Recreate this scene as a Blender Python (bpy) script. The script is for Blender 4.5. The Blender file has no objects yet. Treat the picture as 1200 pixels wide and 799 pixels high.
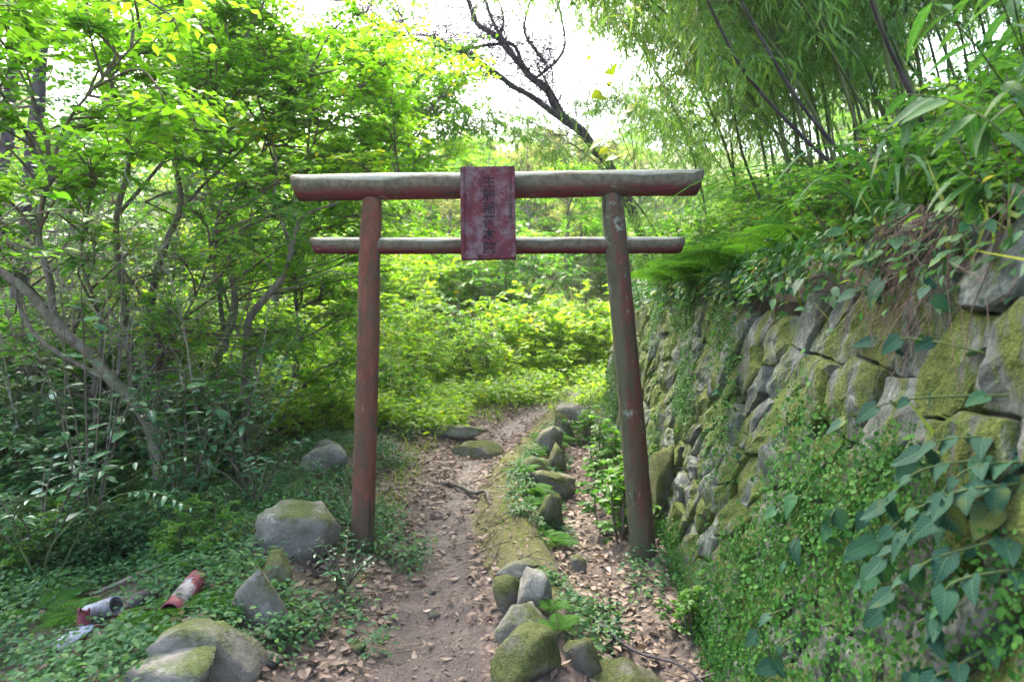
import bpy, bmesh, math, random
import numpy as np
from mathutils import Vector, Matrix, noise as mnoise

random.seed(11)
R = np.random.default_rng(11)
C = bpy.context.scene.collection
S = bpy.context.scene
PI = math.pi

# ------------------------------------------------------------------ camera, world, sun, exposure
CAM_Z = 1.5
F_PX, HOR = 800.0, 366.0                      # focal length and horizon row in the 1200 x 799 photograph
cam = bpy.data.objects.new('camera', bpy.data.cameras.new('camera'))
C.objects.link(cam)
cam.location = (0, 0, CAM_Z)
cam.rotation_euler = (PI / 2, 0, 0)
cam.data.sensor_width = 36
cam.data.lens = 36 * F_PX / 1200
cam.data.shift_y = -(399.5 - HOR) / 1200
cam.data.clip_start, cam.data.clip_end = 0.05, 2000
cam.data.dof.use_dof = True
cam.data.dof.focus_distance = 4.3
cam.data.dof.aperture_fstop = 3.2
S.camera = cam

SUN_EL, SUN_AZ = math.radians(52), math.radians(-22)      # azimuth from +Y towards +X
w = bpy.data.worlds.new('World'); S.world = w; w.use_nodes = True
nt = w.node_tree
sky = nt.nodes.new('ShaderNodeTexSky'); sky.sky_type = 'NISHITA'; sky.sun_disc = False
sky.sun_elevation, sky.sun_rotation = SUN_EL, SUN_AZ
sky.air_density, sky.dust_density, sky.ozone_density = 1.0, 6.0, 1.0
hs = nt.nodes.new('ShaderNodeHueSaturation'); hs.inputs['Saturation'].default_value = 0.95
nt.links.new(sky.outputs[0], hs.inputs['Color'])
nt.links.new(hs.outputs[0], nt.nodes['Background'].inputs[0])
nt.nodes['Background'].inputs[1].default_value = 0.15

sl = bpy.data.lights.new('sun', 'SUN'); sl.energy = 1.0; sl.angle = math.radians(12); sl.color = (1, .95, .84)
so = bpy.data.objects.new('sun', sl); C.objects.link(so)
sd = Vector((math.sin(SUN_AZ) * math.cos(SUN_EL), math.cos(SUN_AZ) * math.cos(SUN_EL), math.sin(SUN_EL)))
so.rotation_euler = (-sd).to_track_quat('-Z', 'Y').to_euler()
so.location = (0, 0, 30)

S.view_settings.view_transform = 'Standard'; S.view_settings.look = 'None'
S.view_settings.exposure = 3.05; S.view_settings.gamma = 1
cy = S.cycles
cy.max_bounces, cy.diffuse_bounces, cy.glossy_bounces, cy.transmission_bounces = 9, 7, 2, 7
cy.caustics_reflective = cy.caustics_refractive = False
cy.use_denoising = True

# ------------------------------------------------------------------ small maths
def P(px, py, Y): return np.array([(px - 600) / F_PX * Y, Y, CAM_Z + (HOR - py) / F_PX * Y])
def sstep(a, b, x):
    t = np.clip((x - a) / (b - a), 0, 1); return t * t * (3 - 2 * t)
def _h(ix, iy, iz):
    n = (ix.astype(np.int64) * 374761393 + iy.astype(np.int64) * 668265263 + iz.astype(np.int64) * 2147483647 // 7) & 0xffffffff
    n = ((n ^ (n >> 13)) * 1274126177) & 0xffffffff
    return ((n ^ (n >> 16)) & 0xffff) / 32767.5 - 1
def noise3(p):
    p = np.asarray(p, float); i = np.floor(p); f = p - i; f = f * f * (3 - 2 * f); i = i.astype(np.int64)
    r = 0
    for dx in (0, 1):
        for dy in (0, 1):
            for dz in (0, 1):
                wgt = (f[..., 0] if dx else 1 - f[..., 0]) * (f[..., 1] if dy else 1 - f[..., 1]) * (f[..., 2] if dz else 1 - f[..., 2])
                r = r + wgt * _h(i[..., 0] + dx, i[..., 1] + dy, i[..., 2] + dz)
    return r
def fbm(p, o=4):
    p = np.asarray(p, float); a, r = 1.0, 0
    for k in range(o): r = r + a * noise3(p * 2 ** k + 17.3 * k); a *= .5
    return r
def n2(x, y, s, o=3, z=0.0): return fbm(np.stack([x * s, y * s, np.full(np.shape(x), z)], -1), o)
def unit(v): return v / np.maximum(np.linalg.norm(v, axis=-1, keepdims=True), 1e-9)
def U(a, b, n=None): return R.uniform(a, b, n)
def ball(n):
    v = unit(R.normal(size=(n, 3))); return v * R.uniform(0, 1, (n, 1)) ** (1 / 3)
def spl(pts, k=6):
    p = np.array(pts, float); q = np.vstack([2 * p[0] - p[1], p, 2 * p[-1] - p[-2]]); out = []
    for i in range(1, len(q) - 2):
        for t in np.linspace(0, 1, k, endpoint=False):
            a, b, c, d = q[i - 1:i + 3]
            out.append(.5 * ((2 * b) + (c - a) * t + (2 * a - 5 * b + 4 * c - d) * t * t + (3 * b - a - 3 * c + d) * t ** 3))
    out.append(p[-1]); return np.array(out)

# ------------------------------------------------------------------ mesh building
class G:
    """collects vertices and faces of ONE mesh"""
    def __init__(s): s.V, s.F, s.T, s.M, s.n = [], [], [], [], 0
    def add(s, V, faces, tint=.5, mi=0):
        V = np.asarray(V, float).reshape(-1, 3)
        t = np.broadcast_to(np.asarray(tint, float), (len(V),))
        for F in (faces if isinstance(faces, list) else [faces]):
            if len(F): s.F.append(np.asarray(F, np.int64) + s.n); s.M.append(np.full(len(F), mi))
        s.V.append(V); s.T.append(t); s.n += len(V); return s
    def mesh(s, name, mats, smooth=True, off=(0, 0, 0)):
        V = np.concatenate(s.V) - np.asarray(off); T = np.concatenate(s.T)
        me = bpy.data.meshes.new(name)
        li = np.concatenate([f.ravel() for f in s.F]); tot = np.concatenate([np.full(len(f), f.shape[1]) for f in s.F])
        me.vertices.add(len(V)); me.vertices.foreach_set('co', V.astype(np.float32).ravel())
        me.loops.add(len(li)); me.loops.foreach_set('vertex_index', li.astype(np.int32))
        me.polygons.add(len(tot))
        me.polygons.foreach_set('loop_start', np.concatenate([[0], np.cumsum(tot)[:-1]]).astype(np.int32))
        me.polygons.foreach_set('material_index', np.concatenate(s.M).astype(np.int32))
        me.polygons.foreach_set('use_smooth', np.full(len(tot), smooth))
        me.update(calc_edges=True)
        a = me.attributes.new('tint', 'FLOAT', 'POINT'); a.data.foreach_set('value', T.astype(np.float32))
        for m in (mats if isinstance(mats, (list, tuple)) else [mats]): me.materials.append(m)
        return me
def obj(name, me, parent=None):
    o = bpy.data.objects.new(name, me); C.objects.link(o)
    if parent is not None: o.parent = parent
    return o
def tag(o, label=None, cat=None, group=None, kind=None):
    if label: o['label'] = label
    if cat: o['category'] = cat
    if group: o['group'] = group
    if kind: o['kind'] = kind
    return o
def thing(name, label, cat, loc=(0, 0, 0), group=None):
    o = bpy.data.objects.new(name, None); C.objects.link(o); o.location = loc; o.empty_display_size = .1
    return tag(o, label, cat, group)
def part(name, g, mats, t, smooth=True):           # geometry g is in world coordinates, t an unrotated Empty
    return obj(name, g.mesh(name, mats, smooth, tuple(t.location)), t)
def copy_tree(o, parent=None):
    c = o.copy(); C.objects.link(c)
    if parent is not None: c.parent = parent
    for ch in list(o.children): copy_tree(ch, c)
    return c
def place(o, loc, rz=0, s=1, tilt=(0, 0), label=None, group=None):
    o.location = loc; o.rotation_euler = (tilt[0], tilt[1], rz); o.scale = (s, s, s)
    if label: o['label'] = label
    if group: o['group'] = group
    return o
class Repeat:
    """the first placing uses the thing itself, later ones copies of it and its parts"""
    def __init__(s, proto): s.p, s.used = proto, False
    def __call__(s, *a, **k):
        o = s.p if not s.used else copy_tree(s.p); s.used = True; return place(o, *a, **k)

def tube(pts, rad, n=7, cap=True):
    p = np.asarray(pts, float); m = len(p); rad = np.broadcast_to(np.asarray(rad, float), (m,))
    t = unit(np.gradient(p, axis=0)); a = np.array([0, 0, 1.]) if abs(t[0][2]) < .8 else np.array([1., 0, 0])
    xs = []; x = unit(np.cross(t[0], a))
    for k in range(m):
        x = unit(x - t[k] * np.dot(x, t[k])); xs.append(x)
    xs = np.array(xs); ys = np.cross(t, xs); an = np.linspace(0, 2 * PI, n, endpoint=False)
    V = p[:, None] + rad[:, None, None] * (np.cos(an)[None, :, None] * xs[:, None] + np.sin(an)[None, :, None] * ys[:, None])
    k, j = np.meshgrid(np.arange(m - 1), np.arange(n), indexing='ij'); j2 = (j + 1) % n
    F = np.stack([k * n + j, k * n + j2, (k + 1) * n + j2, (k + 1) * n + j], -1).reshape(-1, 4)
    V = V.reshape(-1, 3); fs = [F]
    if cap:
        V = np.vstack([V, p[0], p[-1]]); i = np.arange(n); i2 = (i + 1) % n
        fs.append(np.concatenate([np.stack([i2, i, np.full(n, m * n)], -1), np.stack([(m - 1) * n + i, (m - 1) * n + i2, np.full(n, m * n + 1)], -1)]))
    return V, fs
def limb(g, pts, r0, r1, n=8, k=6, rough=.08, mi=0):
    p = spl(pts, k); m = len(p); r = np.linspace(r0, r1, m)
    p = p + (np.stack([noise3(p * 3 + 5), noise3(p * 3 + 25), noise3(p * 3 + 45)], -1)) * r[:, None] * .5
    r = r * (1 + rough * noise3(p * 9)); V, F = tube(p, r, n); g.add(V, F, .5, mi); return p
def thin(A, M, B, ra, rb):
    """many three-sided twigs A -> M -> B at once"""
    T = len(A); d = unit(B - A); u = unit(np.cross(d, np.array([.13, .21, 1.]))); v = np.cross(d, u)
    an = np.array([0, 2.09, 4.19]); ring = np.cos(an)[None, :, None] * u[:, None] + np.sin(an)[None, :, None] * v[:, None]
    V = np.concatenate([A[:, None] + ra * ring, M[:, None] + (ra + rb) / 2 * ring, B[:, None] + rb * ring], 1)
    q = np.array([[k * 3 + j, k * 3 + (j + 1) % 3, k * 3 + 3 + (j + 1) % 3, k * 3 + 3 + j] for k in (0, 1) for j in range(3)])
    return V.reshape(-1, 3), (q[None] + 9 * np.arange(T)[:, None, None]).reshape(-1, 4)

# leaf templates: vertices (x across, y along, z up), faces
L_QUAD = (np.array([[0, 0, 0], [.27, .48, .05], [0, 1, -.10], [-.27, .48, .05]]), [np.array([[0, 1, 2, 3]])])
L_OVAL = (np.array([[0, 0, 0], [.22, .24, .05], [.27, .55, .04], [0, 1, -.16], [-.27, .55, .04], [-.22, .24, .05], [0, .4, 0]]),
          [np.array([[0, 1, 6], [0, 6, 5], [2, 3, 6], [6, 3, 4]]), np.array([[1, 2, 6, 6]])[:0], np.array([[1, 2, 6], [6, 4, 5]])])
L_OVAL = (L_OVAL[0], [np.concatenate([L_OVAL[1][0], L_OVAL[1][2]])])
L_BAMB = (np.array([[0, 0, 0], [.065, .3, .01], [0, 1, -.22], [-.065, .3, .01]]), [np.array([[0, 1, 2, 3]])])
L_ROUND = (np.array([[0, 0, 0], [.4, .3, .04], [.36, .75, .02], [0, 1, -.06], [-.36, .75, .02], [-.4, .3, .04]]), [np.array([[0, 1, 2, 3], [0, 3, 4, 5]])])
L_BLADE = (np.array([[-.02, 0, 0], [.02, 0, 0], [.02, .5, .06], [-.02, .5, .06], [0, 1, -.1]]), [np.array([[0, 1, 2, 3]]), np.array([[3, 2, 4]])])
def scatter(g, tmpl, pos, d, nrm, size, tint=None, wid=1, mi=0):
    V0, F0 = tmpl; N, k = len(pos), len(V0)
    if not N: return
    y = unit(d); z = unit(nrm - y * np.sum(nrm * y, -1, keepdims=True)); x = np.cross(y, z)
    size = np.broadcast_to(size, (N,)); wid = np.broadcast_to(wid, (N,))
    V = pos[:, None] + size[:, None, None] * (V0[None, :, 0:1] * (x * wid[:, None])[:, None] + V0[None, :, 1:2] * y[:, None] + V0[None, :, 2:3] * z[:, None])
    t = R.uniform(0, 1, N) if tint is None else tint
    off = (np.arange(N) * k)[:, None, None]
    g.add(V, [(f[None] + off).reshape(-1, f.shape[1]) for f in F0], np.repeat(t, k), mi)
def twigs(g, A, B, nl, size, tmpl=L_QUAD, sag=.12, upw=1.0, rnd=.45, side=.9, droop=.15, t0=.25, ra=.004, rb=.0015, wood=True, wid=1, tint=None, mi=0, wmi=1):
    """twigs A -> B (T,3) that carry nl leaves each, left and right in turn"""
    T = len(A); L = np.linalg.norm(B - A, axis=1, keepdims=True)
    M = (A + B) / 2 + np.array([0, 0, 1.]) * sag * L
    if wood: g.add(*thin(A, M, B, ra, rb), .5, wmi)
    t = np.linspace(t0, 1, nl)[None, :, None] + U(-.04, .04, (T, nl, 1)); t = np.clip(t, 0, 1)
    pos = (1 - t) ** 2 * A[:, None] + 2 * t * (1 - t) * (2 * M - .5 * A - .5 * B)[:, None] + t * t * B[:, None]
    ax = unit(B - A)[:, None] * np.ones((1, nl, 1))
    up = np.array([0, 0, 1.]); lat = unit(np.cross(ax, up) + 1e-4)
    sgn = np.where(np.arange(nl) % 2 == 0, 1., -1.)[None, :, None]
    d = ax * .55 + lat * sgn * side + np.array([0, 0, -1.]) * droop + R.normal(size=pos.shape) * .22
    nrm = up * upw + R.normal(size=pos.shape) * rnd
    sz = size * U(.65, 1.2, T * nl)
    tt = None
    if tint is not None: tt = np.clip(np.repeat(tint, nl) + U(-.22, .22, T * nl), 0, 1)
    scatter(g, tmpl, pos.reshape(-1, 3), d.reshape(-1, 3), nrm.reshape(-1, 3), sz, tt, wid, mi)

# ------------------------------------------------------------------ materials
class NT:
    def __init__(s, name):
        s.m = bpy.data.materials.new(name); s.m.use_nodes = True; s.t = s.m.node_tree; s.t.nodes.clear()
        s.out = s.n('ShaderNodeOutputMaterial')
    def n(s, typ, **k):
        o = s.t.nodes.new(typ)
        for a, b in k.items(): setattr(o, a, b)
        return o
    def set(s, sock, v):
        if hasattr(v, 'links') or isinstance(v, bpy.types.NodeSocket): s.t.links.new(v, sock)
        elif isinstance(v, (tuple, list)) and len(v) == 3 and sock.type == 'RGBA': sock.default_value = (*v, 1)
        else: sock.default_value = v
    def co(s, kind='Object'): return s.n('ShaderNodeTexCoord').outputs[kind]
    def noise(s, scale, detail=4, rough=.6, vec=None, dist=0):
        o = s.n('ShaderNodeTexNoise'); s.set(o.inputs['Vector'], vec or s.co()); o.inputs['Scale'].default_value = scale
        o.inputs['Detail'].default_value = detail; o.inputs['Roughness'].default_value = rough; o.inputs['Distortion'].default_value = dist
        return o.outputs['Fac']
    def mapr(s, v, a, b, c=0, d=1):
        o = s.n('ShaderNodeMapRange'); o.interpolation_type = 'SMOOTHSTEP'
        for k, x in enumerate((v, a, b, c, d)): s.set(o.inputs[k], x)
        return o.outputs[0]
    def math(s, op, a, b=0.0):
        o = s.n('ShaderNodeMath', operation=op); s.set(o.inputs[0], a); s.set(o.inputs[1], b); o.use_clamp = False; return o.outputs[0]
    def mix(s, f, a, b, typ='MIX'):
        o = s.n('ShaderNodeMix', data_type='RGBA', blend_type=typ); s.set(o.inputs[0], f); s.set(o.inputs[6], a); s.set(o.inputs[7], b); return o.outputs[2]
    def ramp(s, f, stops):
        o = s.n('ShaderNodeValToRGB'); e = o.color_ramp.elements
        while len(e) < len(stops): e.new(.5)
        for q, (p, c) in zip(e, stops): q.position = p; q.color = (*c, 1)
        s.set(o.inputs[0], f); return o.outputs[0]
    def attr(s, name): return s.n('ShaderNodeAttribute', attribute_name=name).outputs['Fac']
    def rnd(s): return s.n('ShaderNodeObjectInfo').outputs['Random']
    def bump(s, h, st=.4, d=.01):
        o = s.n('ShaderNodeBump'); s.set(o.inputs['Height'], h); o.inputs['Strength'].default_value = st; o.inputs['Distance'].default_value = d; return o.outputs[0]
    def bsdf(s, col, rough=.8, spec=.3, normal=None):
        o = s.n('ShaderNodeBsdfPrincipled'); s.set(o.inputs['Base Color'], col); s.set(o.inputs['Roughness'], rough); s.set(o.inputs['Specular IOR Level'], spec)
        if normal is not None: s.set(o.inputs['Normal'], normal)
        return o.outputs[0]
    def done(s, sh): s.t.links.new(sh, s.out.inputs[0]); return s.m

def leaf_mat(name, stops, trans=.45, rough=.45, spec=.35, tcol=1.5, objrnd=.0, veins=False):
    k = NT(name); t = k.attr('tint')
    if objrnd: t = k.math('ADD', k.math('MULTIPLY', t, 1 - objrnd), k.math('MULTIPLY', k.rnd(), objrnd))
    c = k.ramp(t, stops)
    c2 = k.mix(k.mapr(k.noise(38, 2), .35, .7, 0, .35), c, (.02, .03, .01), 'MULTIPLY')
    nrm_ = None
    if veins:                                        # midrib and side veins, yellowed blotches and small scars
        sx = k.n('ShaderNodeSeparateXYZ'); k.t.links.new(k.co(), sx.inputs[0]); ax_ = k.math('ABSOLUTE', sx.outputs[0])
        fr = k.math('FRACT', k.math('MULTIPLY', k.math('SUBTRACT', sx.outputs[1], k.math('MULTIPLY', ax_, .9)), 7.0)); dv = k.math('ABSOLUTE', k.math('SUBTRACT', fr, .5))
        vn = k.math('MAXIMUM', k.mapr(dv, .40, .49), k.mapr(ax_, .022, .008)); c = k.mix(k.math('MULTIPLY', vn, .38), c, (.12, .22, .10))
        c2 = k.mix(k.math('MULTIPLY', k.mapr(k.noise(3.2, 4, .7, k.n('ShaderNodeNewGeometry').outputs['Position']), .58, .68), .6), c, (.16, .19, .03)); c2 = k.mix(k.mapr(k.noise(26, 3), .70, .73), c2, (.06, .045, .02)); c = c2
        nrm_ = k.bump(vn, .5, .004)
    d = k.bsdf(k.mix(.5, c, c2), rough, spec, nrm_)
    tr = k.n('ShaderNodeBsdfTranslucent'); k.set(tr.inputs[0], k.mix(1, c, (tcol * 1.05, tcol, tcol * .55), 'MULTIPLY'))
    m = k.n('ShaderNodeMixShader'); m.inputs[0].default_value = trans
    k.t.links.new(d, m.inputs[1]); k.t.links.new(tr.outputs[0], m.inputs[2])
    return k.done(m.outputs[0])
M = {}
M['canopy'] = leaf_mat('canopy leaf', [(0, (.06, .16, .010)), (.45, (.10, .25, .014)), (.85, (.155, .32, .016)), (.96, (.26, .35, .02)), (1, (.5, .36, .02))], .62, .45, .3, 2.1)
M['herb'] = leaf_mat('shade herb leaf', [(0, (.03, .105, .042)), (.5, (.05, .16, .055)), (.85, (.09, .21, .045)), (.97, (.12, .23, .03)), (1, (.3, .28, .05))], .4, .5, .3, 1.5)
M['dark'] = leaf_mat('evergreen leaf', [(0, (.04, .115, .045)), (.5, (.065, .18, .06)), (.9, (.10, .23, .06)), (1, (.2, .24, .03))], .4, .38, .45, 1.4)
M['glossy'] = leaf_mat('glossy leaf', [(0, (.04, .13, .065)), (.6, (.065, .19, .08)), (1, (.11, .25, .07))], .25, .2, .9, 1.5, .6)
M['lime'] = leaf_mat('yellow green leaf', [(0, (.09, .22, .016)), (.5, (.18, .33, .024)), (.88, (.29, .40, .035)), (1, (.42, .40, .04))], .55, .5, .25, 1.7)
M['mid'] = leaf_mat('green shrub leaf', [(0, (.035, .12, .016)), (.5, (.07, .2, .022)), (.9, (.13, .27, .025)), (1, (.3, .3, .03))], .5, .45, .3, 1.8)
M['bamboo'] = leaf_mat('bamboo leaf', [(0, (.06, .15, .03)), (.5, (.11, .24, .05)), (.9, (.18, .30, .07)), (1, (.38, .36, .12))], .5, .45, .35, 1.6)
M['fern'] = leaf_mat('fern frond', [(0, (.03, .115, .012)), (.6, (.065, .2, .02)), (1, (.12, .27, .03))], .4, .55, .15, 1.4, .5)
M['creeper'] = leaf_mat('small creeper leaf', [(0, (.018, .08, .014)), (.6, (.036, .135, .02)), (1, (.075, .2, .03))], .35, .6, .15, 1.4)
M['canopyleaf'] = leaf_mat('bright branch leaf', [(0, (.05, .17, .012)), (.6, (.09, .26, .018)), (1, (.16, .33, .02))], .5, .42, .35, 1.9, .8)
M['limeleaf'] = leaf_mat('pale climber leaf', [(0, (.20, .33, .02)), (.6, (.30, .42, .03)), (1, (.40, .45, .05))], .5, .45, .3, 1.6, .8)
M['vine'] = leaf_mat('broad vine leaf', [(0, (.010, .05, .032)), (.6, (.016, .07, .04)), (.93, (.03, .11, .04)), (1, (.15, .28, .03))], .22, .62, .18, 1.2, .8, True)
M['broad'] = leaf_mat('broad bank leaf', [(0, (.016, .07, .016)), (.6, (.034, .125, .022)), (1, (.08, .2, .025))], .4, .42, .35, 1.5, .85, True)
M['grass'] = leaf_mat('grass blade', [(0, (.08, .18, .02)), (.6, (.16, .28, .03)), (1, (.32, .34, .09))], .4, .5, .3, 1.4)
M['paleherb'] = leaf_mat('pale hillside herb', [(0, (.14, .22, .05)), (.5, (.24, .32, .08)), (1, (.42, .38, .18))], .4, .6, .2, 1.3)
M['litter'] = leaf_mat('dry leaf', [(0, (.06, .04, .03)), (.3, (.16, .11, .08)), (.65, (.31, .235, .18)), (.92, (.44, .36, .29)), (.95, (.42, .22, .04)), (1, (.5, .36, .05))], .1, .6, .3, 1.0, .9)
M['straw'] = leaf_mat('dry grass', [(0, (.10, .07, .05)), (1, (.30, .24, .16))], .2, .7, .2, 1)

def bark(name, a, b, moss=(.06, .08, .03), mf=.5, sc=14):
    k = NT(name); mp = k.n('ShaderNodeMapping'); mp.inputs['Scale'].default_value = (1, 1, .35); k.t.links.new(k.co(), mp.inputs[0])
    n = k.noise(sc, 5, .65, mp.outputs[0]); c = k.mix(k.mapr(n, .3, .7), a, b)
    c = k.mix(k.math('MULTIPLY', k.mapr(k.noise(3.5, 4), .48, .62), mf), c, moss)
    return k.done(k.bsdf(c, .9, .15, k.bump(k.noise(sc * 2.2, 4, .7, mp.outputs[0]), .7, .012)))
M['bark'] = bark('mossy bark', (.075, .06, .045), (.19, .17, .14))
M['palebark'] = bark('pale bark', (.12, .10, .085), (.27, .24, .20), mf=.3)
M['darkbark'] = bark('dark bark', (.035, .028, .035), (.10, .085, .09), mf=.15)
M['twig'] = bark('twig', (.07, .055, .04), (.17, .14, .11), mf=.2)
M['cane'] = bark('dry cane', (.13, .115, .10), (.30, .27, .23), mf=.25)
M['culm'] = bark('bamboo culm', (.05, .08, .03), (.12, .14, .06), mf=.2, sc=6)
M['root'] = bark('root', (.06, .04, .03), (.15, .11, .085), mf=.1)
M['stem'] = bark('green stem', (.04, .07, .025), (.09, .12, .04), mf=.1)

def rock(name, a, b, moss, m0, m1, lichen=.35, up=.5, streak=False):
    """stone with grain, pale lichen spots and moss that likes upward faces"""
    k = NT(name); co = k.n('ShaderNodeVectorMath', operation='ADD')
    k.t.links.new(k.co(), co.inputs[0])
    oi = k.n('ShaderNodeObjectInfo'); k.t.links.new(oi.outputs['Location'], co.inputs[1]); v = co.outputs[0]
    c = k.mix(k.mapr(k.noise(5, 6, .7, v), .3, .7), a, b)
    c = k.mix(k.math('MULTIPLY', k.mapr(k.noise(70, 3, .7, v), .45, .7), .35), c, (.06, .055, .05))
    vo = k.n('ShaderNodeTexVoronoi', feature='DISTANCE_TO_EDGE'); k.set(vo.inputs['Vector'], v); vo.inputs['Scale'].default_value = 6; crk = k.math('MULTIPLY', k.mapr(vo.outputs['Distance'], .0, .02, 1, 0), k.mapr(k.noise(3, 3, .6, v), .5, .6))
    c = k.mix(k.math('MULTIPLY', crk, .7), c, (.03, .028, .025))
    c = k.mix(k.math('MULTIPLY', k.rnd(), .35), c, (.13, .11, .095))
    c = k.mix(k.math('MULTIPLY', k.mapr(k.noise(16, 4, .6, v), .58, .66), lichen), c, (.38, .40, .37))
    nz = k.n('ShaderNodeSeparateXYZ'); k.t.links.new(k.n('ShaderNodeNewGeometry').outputs['Normal'], nz.inputs[0])
    sv = v
    if streak:
        v = k.n('ShaderNodeNewGeometry').outputs['Position']
        mp = k.n('ShaderNodeMapping'); mp.inputs['Rotation'].default_value = (math.radians(-28), 0, 0); mp.inputs['Scale'].default_value = (1.3, 1.5, .38); k.t.links.new(v, mp.inputs[0]); sv = mp.outputs[0]
        c = k.mix(k.math('MULTIPLY', k.mapr(k.noise(9, 5, .7, sv), .5, .66), .6), c, (.045, .045, .035))
    f = k.math('ADD', k.noise(4.5 if not streak else 6.5, 5, .68, sv), k.math('MULTIPLY', nz.outputs[2], up * .3))
    f = k.math('ADD', f, k.math('MULTIPLY', k.math('SUBTRACT', k.rnd(), .5), .16))
    mc = k.mix(k.mapr(k.noise(55, 3, .7, v), .3, .7), moss, tuple(x * 2.1 for x in moss))
    mk = k.mapr(f, m0, m1); c = k.mix(mk, c, mc)
    h = k.math('ADD', k.noise(22, 6, .7, v), k.math('MULTIPLY', k.math('MULTIPLY', mk, k.noise(140, 2, .6, v)), .8))
    return k.done(k.bsdf(c, .88, .25, k.bump(h, .9, .022)))
M['stone'] = rock('grey stone', (.13, .125, .10), (.28, .265, .22), (.06, .075, .022), .52, .74, .45, .45)
M['wallstone'] = rock('wall stone', (.066, .080, .066), (.20, .222, .192), (.065, .085, .018), .43, .58, .5, .10, True)
M['mossrock'] = rock('mossy rock', (.11, .10, .078), (.22, .20, .165), (.058, .068, .02), .42, .66, .3, .5)
M['tanrock'] = rock('tan rock', (.26, .17, .10), (.40, .28, .18), (.06, .08, .02), .85, .95, .1, .3)
k = NT('wall earth'); M['earth'] = k.done(k.bsdf(k.mix(k.mapr(k.noise(9, 5), .35, .65), (.03, .025, .018), (.075, .06, .045)), .95, .1, k.bump(k.noise(30, 5), .8, .03)))

# ground: soil, mud path, moss and grass, mixed by masks stored on the sheet
def ground_mat(name):
    k = NT(name); n1, nf = k.noise(3, 5), k.noise(26, 5, .7); pa, mo, gr = k.attr('path'), k.attr('moss'), k.attr('grass')
    soil = k.mix(k.mapr(nf, .3, .7), (.055, .042, .034), (.15, .115, .095))
    mud = k.mix(k.mapr(k.noise(7, 6, .65), .3, .7), (.042, .030, .026), (.090, .067, .059))
    mud = k.mix(k.math('MULTIPLY', k.mapr(k.noise(90, 2), .55, .7), .5), mud, (.17, .14, .125))
    c = k.mix(k.mapr(k.math('ADD', pa, k.math('MULTIPLY', k.math('SUBTRACT', nf, .5), .8)), .35, .6), soil, mud)
    grass = k.mix(k.mapr(nf, .3, .7), (.06, .10, .02), (.16, .20, .05))
    c = k.mix(k.mapr(k.math('ADD', gr, k.math('MULTIPLY', k.math('SUBTRACT', n1, .5), .9)), .4, .7), c, grass)
    mc = k.mix(k.mapr(k.noise(60, 3), .3, .7), (.06, .064, .02), (.15, .14, .05)); mc = k.mix(k.math('MULTIPLY', k.mapr(k.noise(6, 5, .7), .5, .62), .4), mc, (.13, .11, .07))
    mk = k.mapr(k.math('ADD', mo, k.math('MULTIPLY', k.math('SUBTRACT', k.noise(9, 6, .75), .5), 2.2)), .35, .75)
    c = k.mix(mk, c, mc)
    h = k.math('ADD', k.noise(18, 6, .7), k.math('MULTIPLY', k.noise(120, 3), .3))
    return k.done(k.bsdf(c, k.mapr(pa, .2, .9, .92, .55), .35, k.bump(h, .8, .025)))
M['ground'] = ground_mat('forest soil'); M['path'] = ground_mat('mud path')

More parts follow.
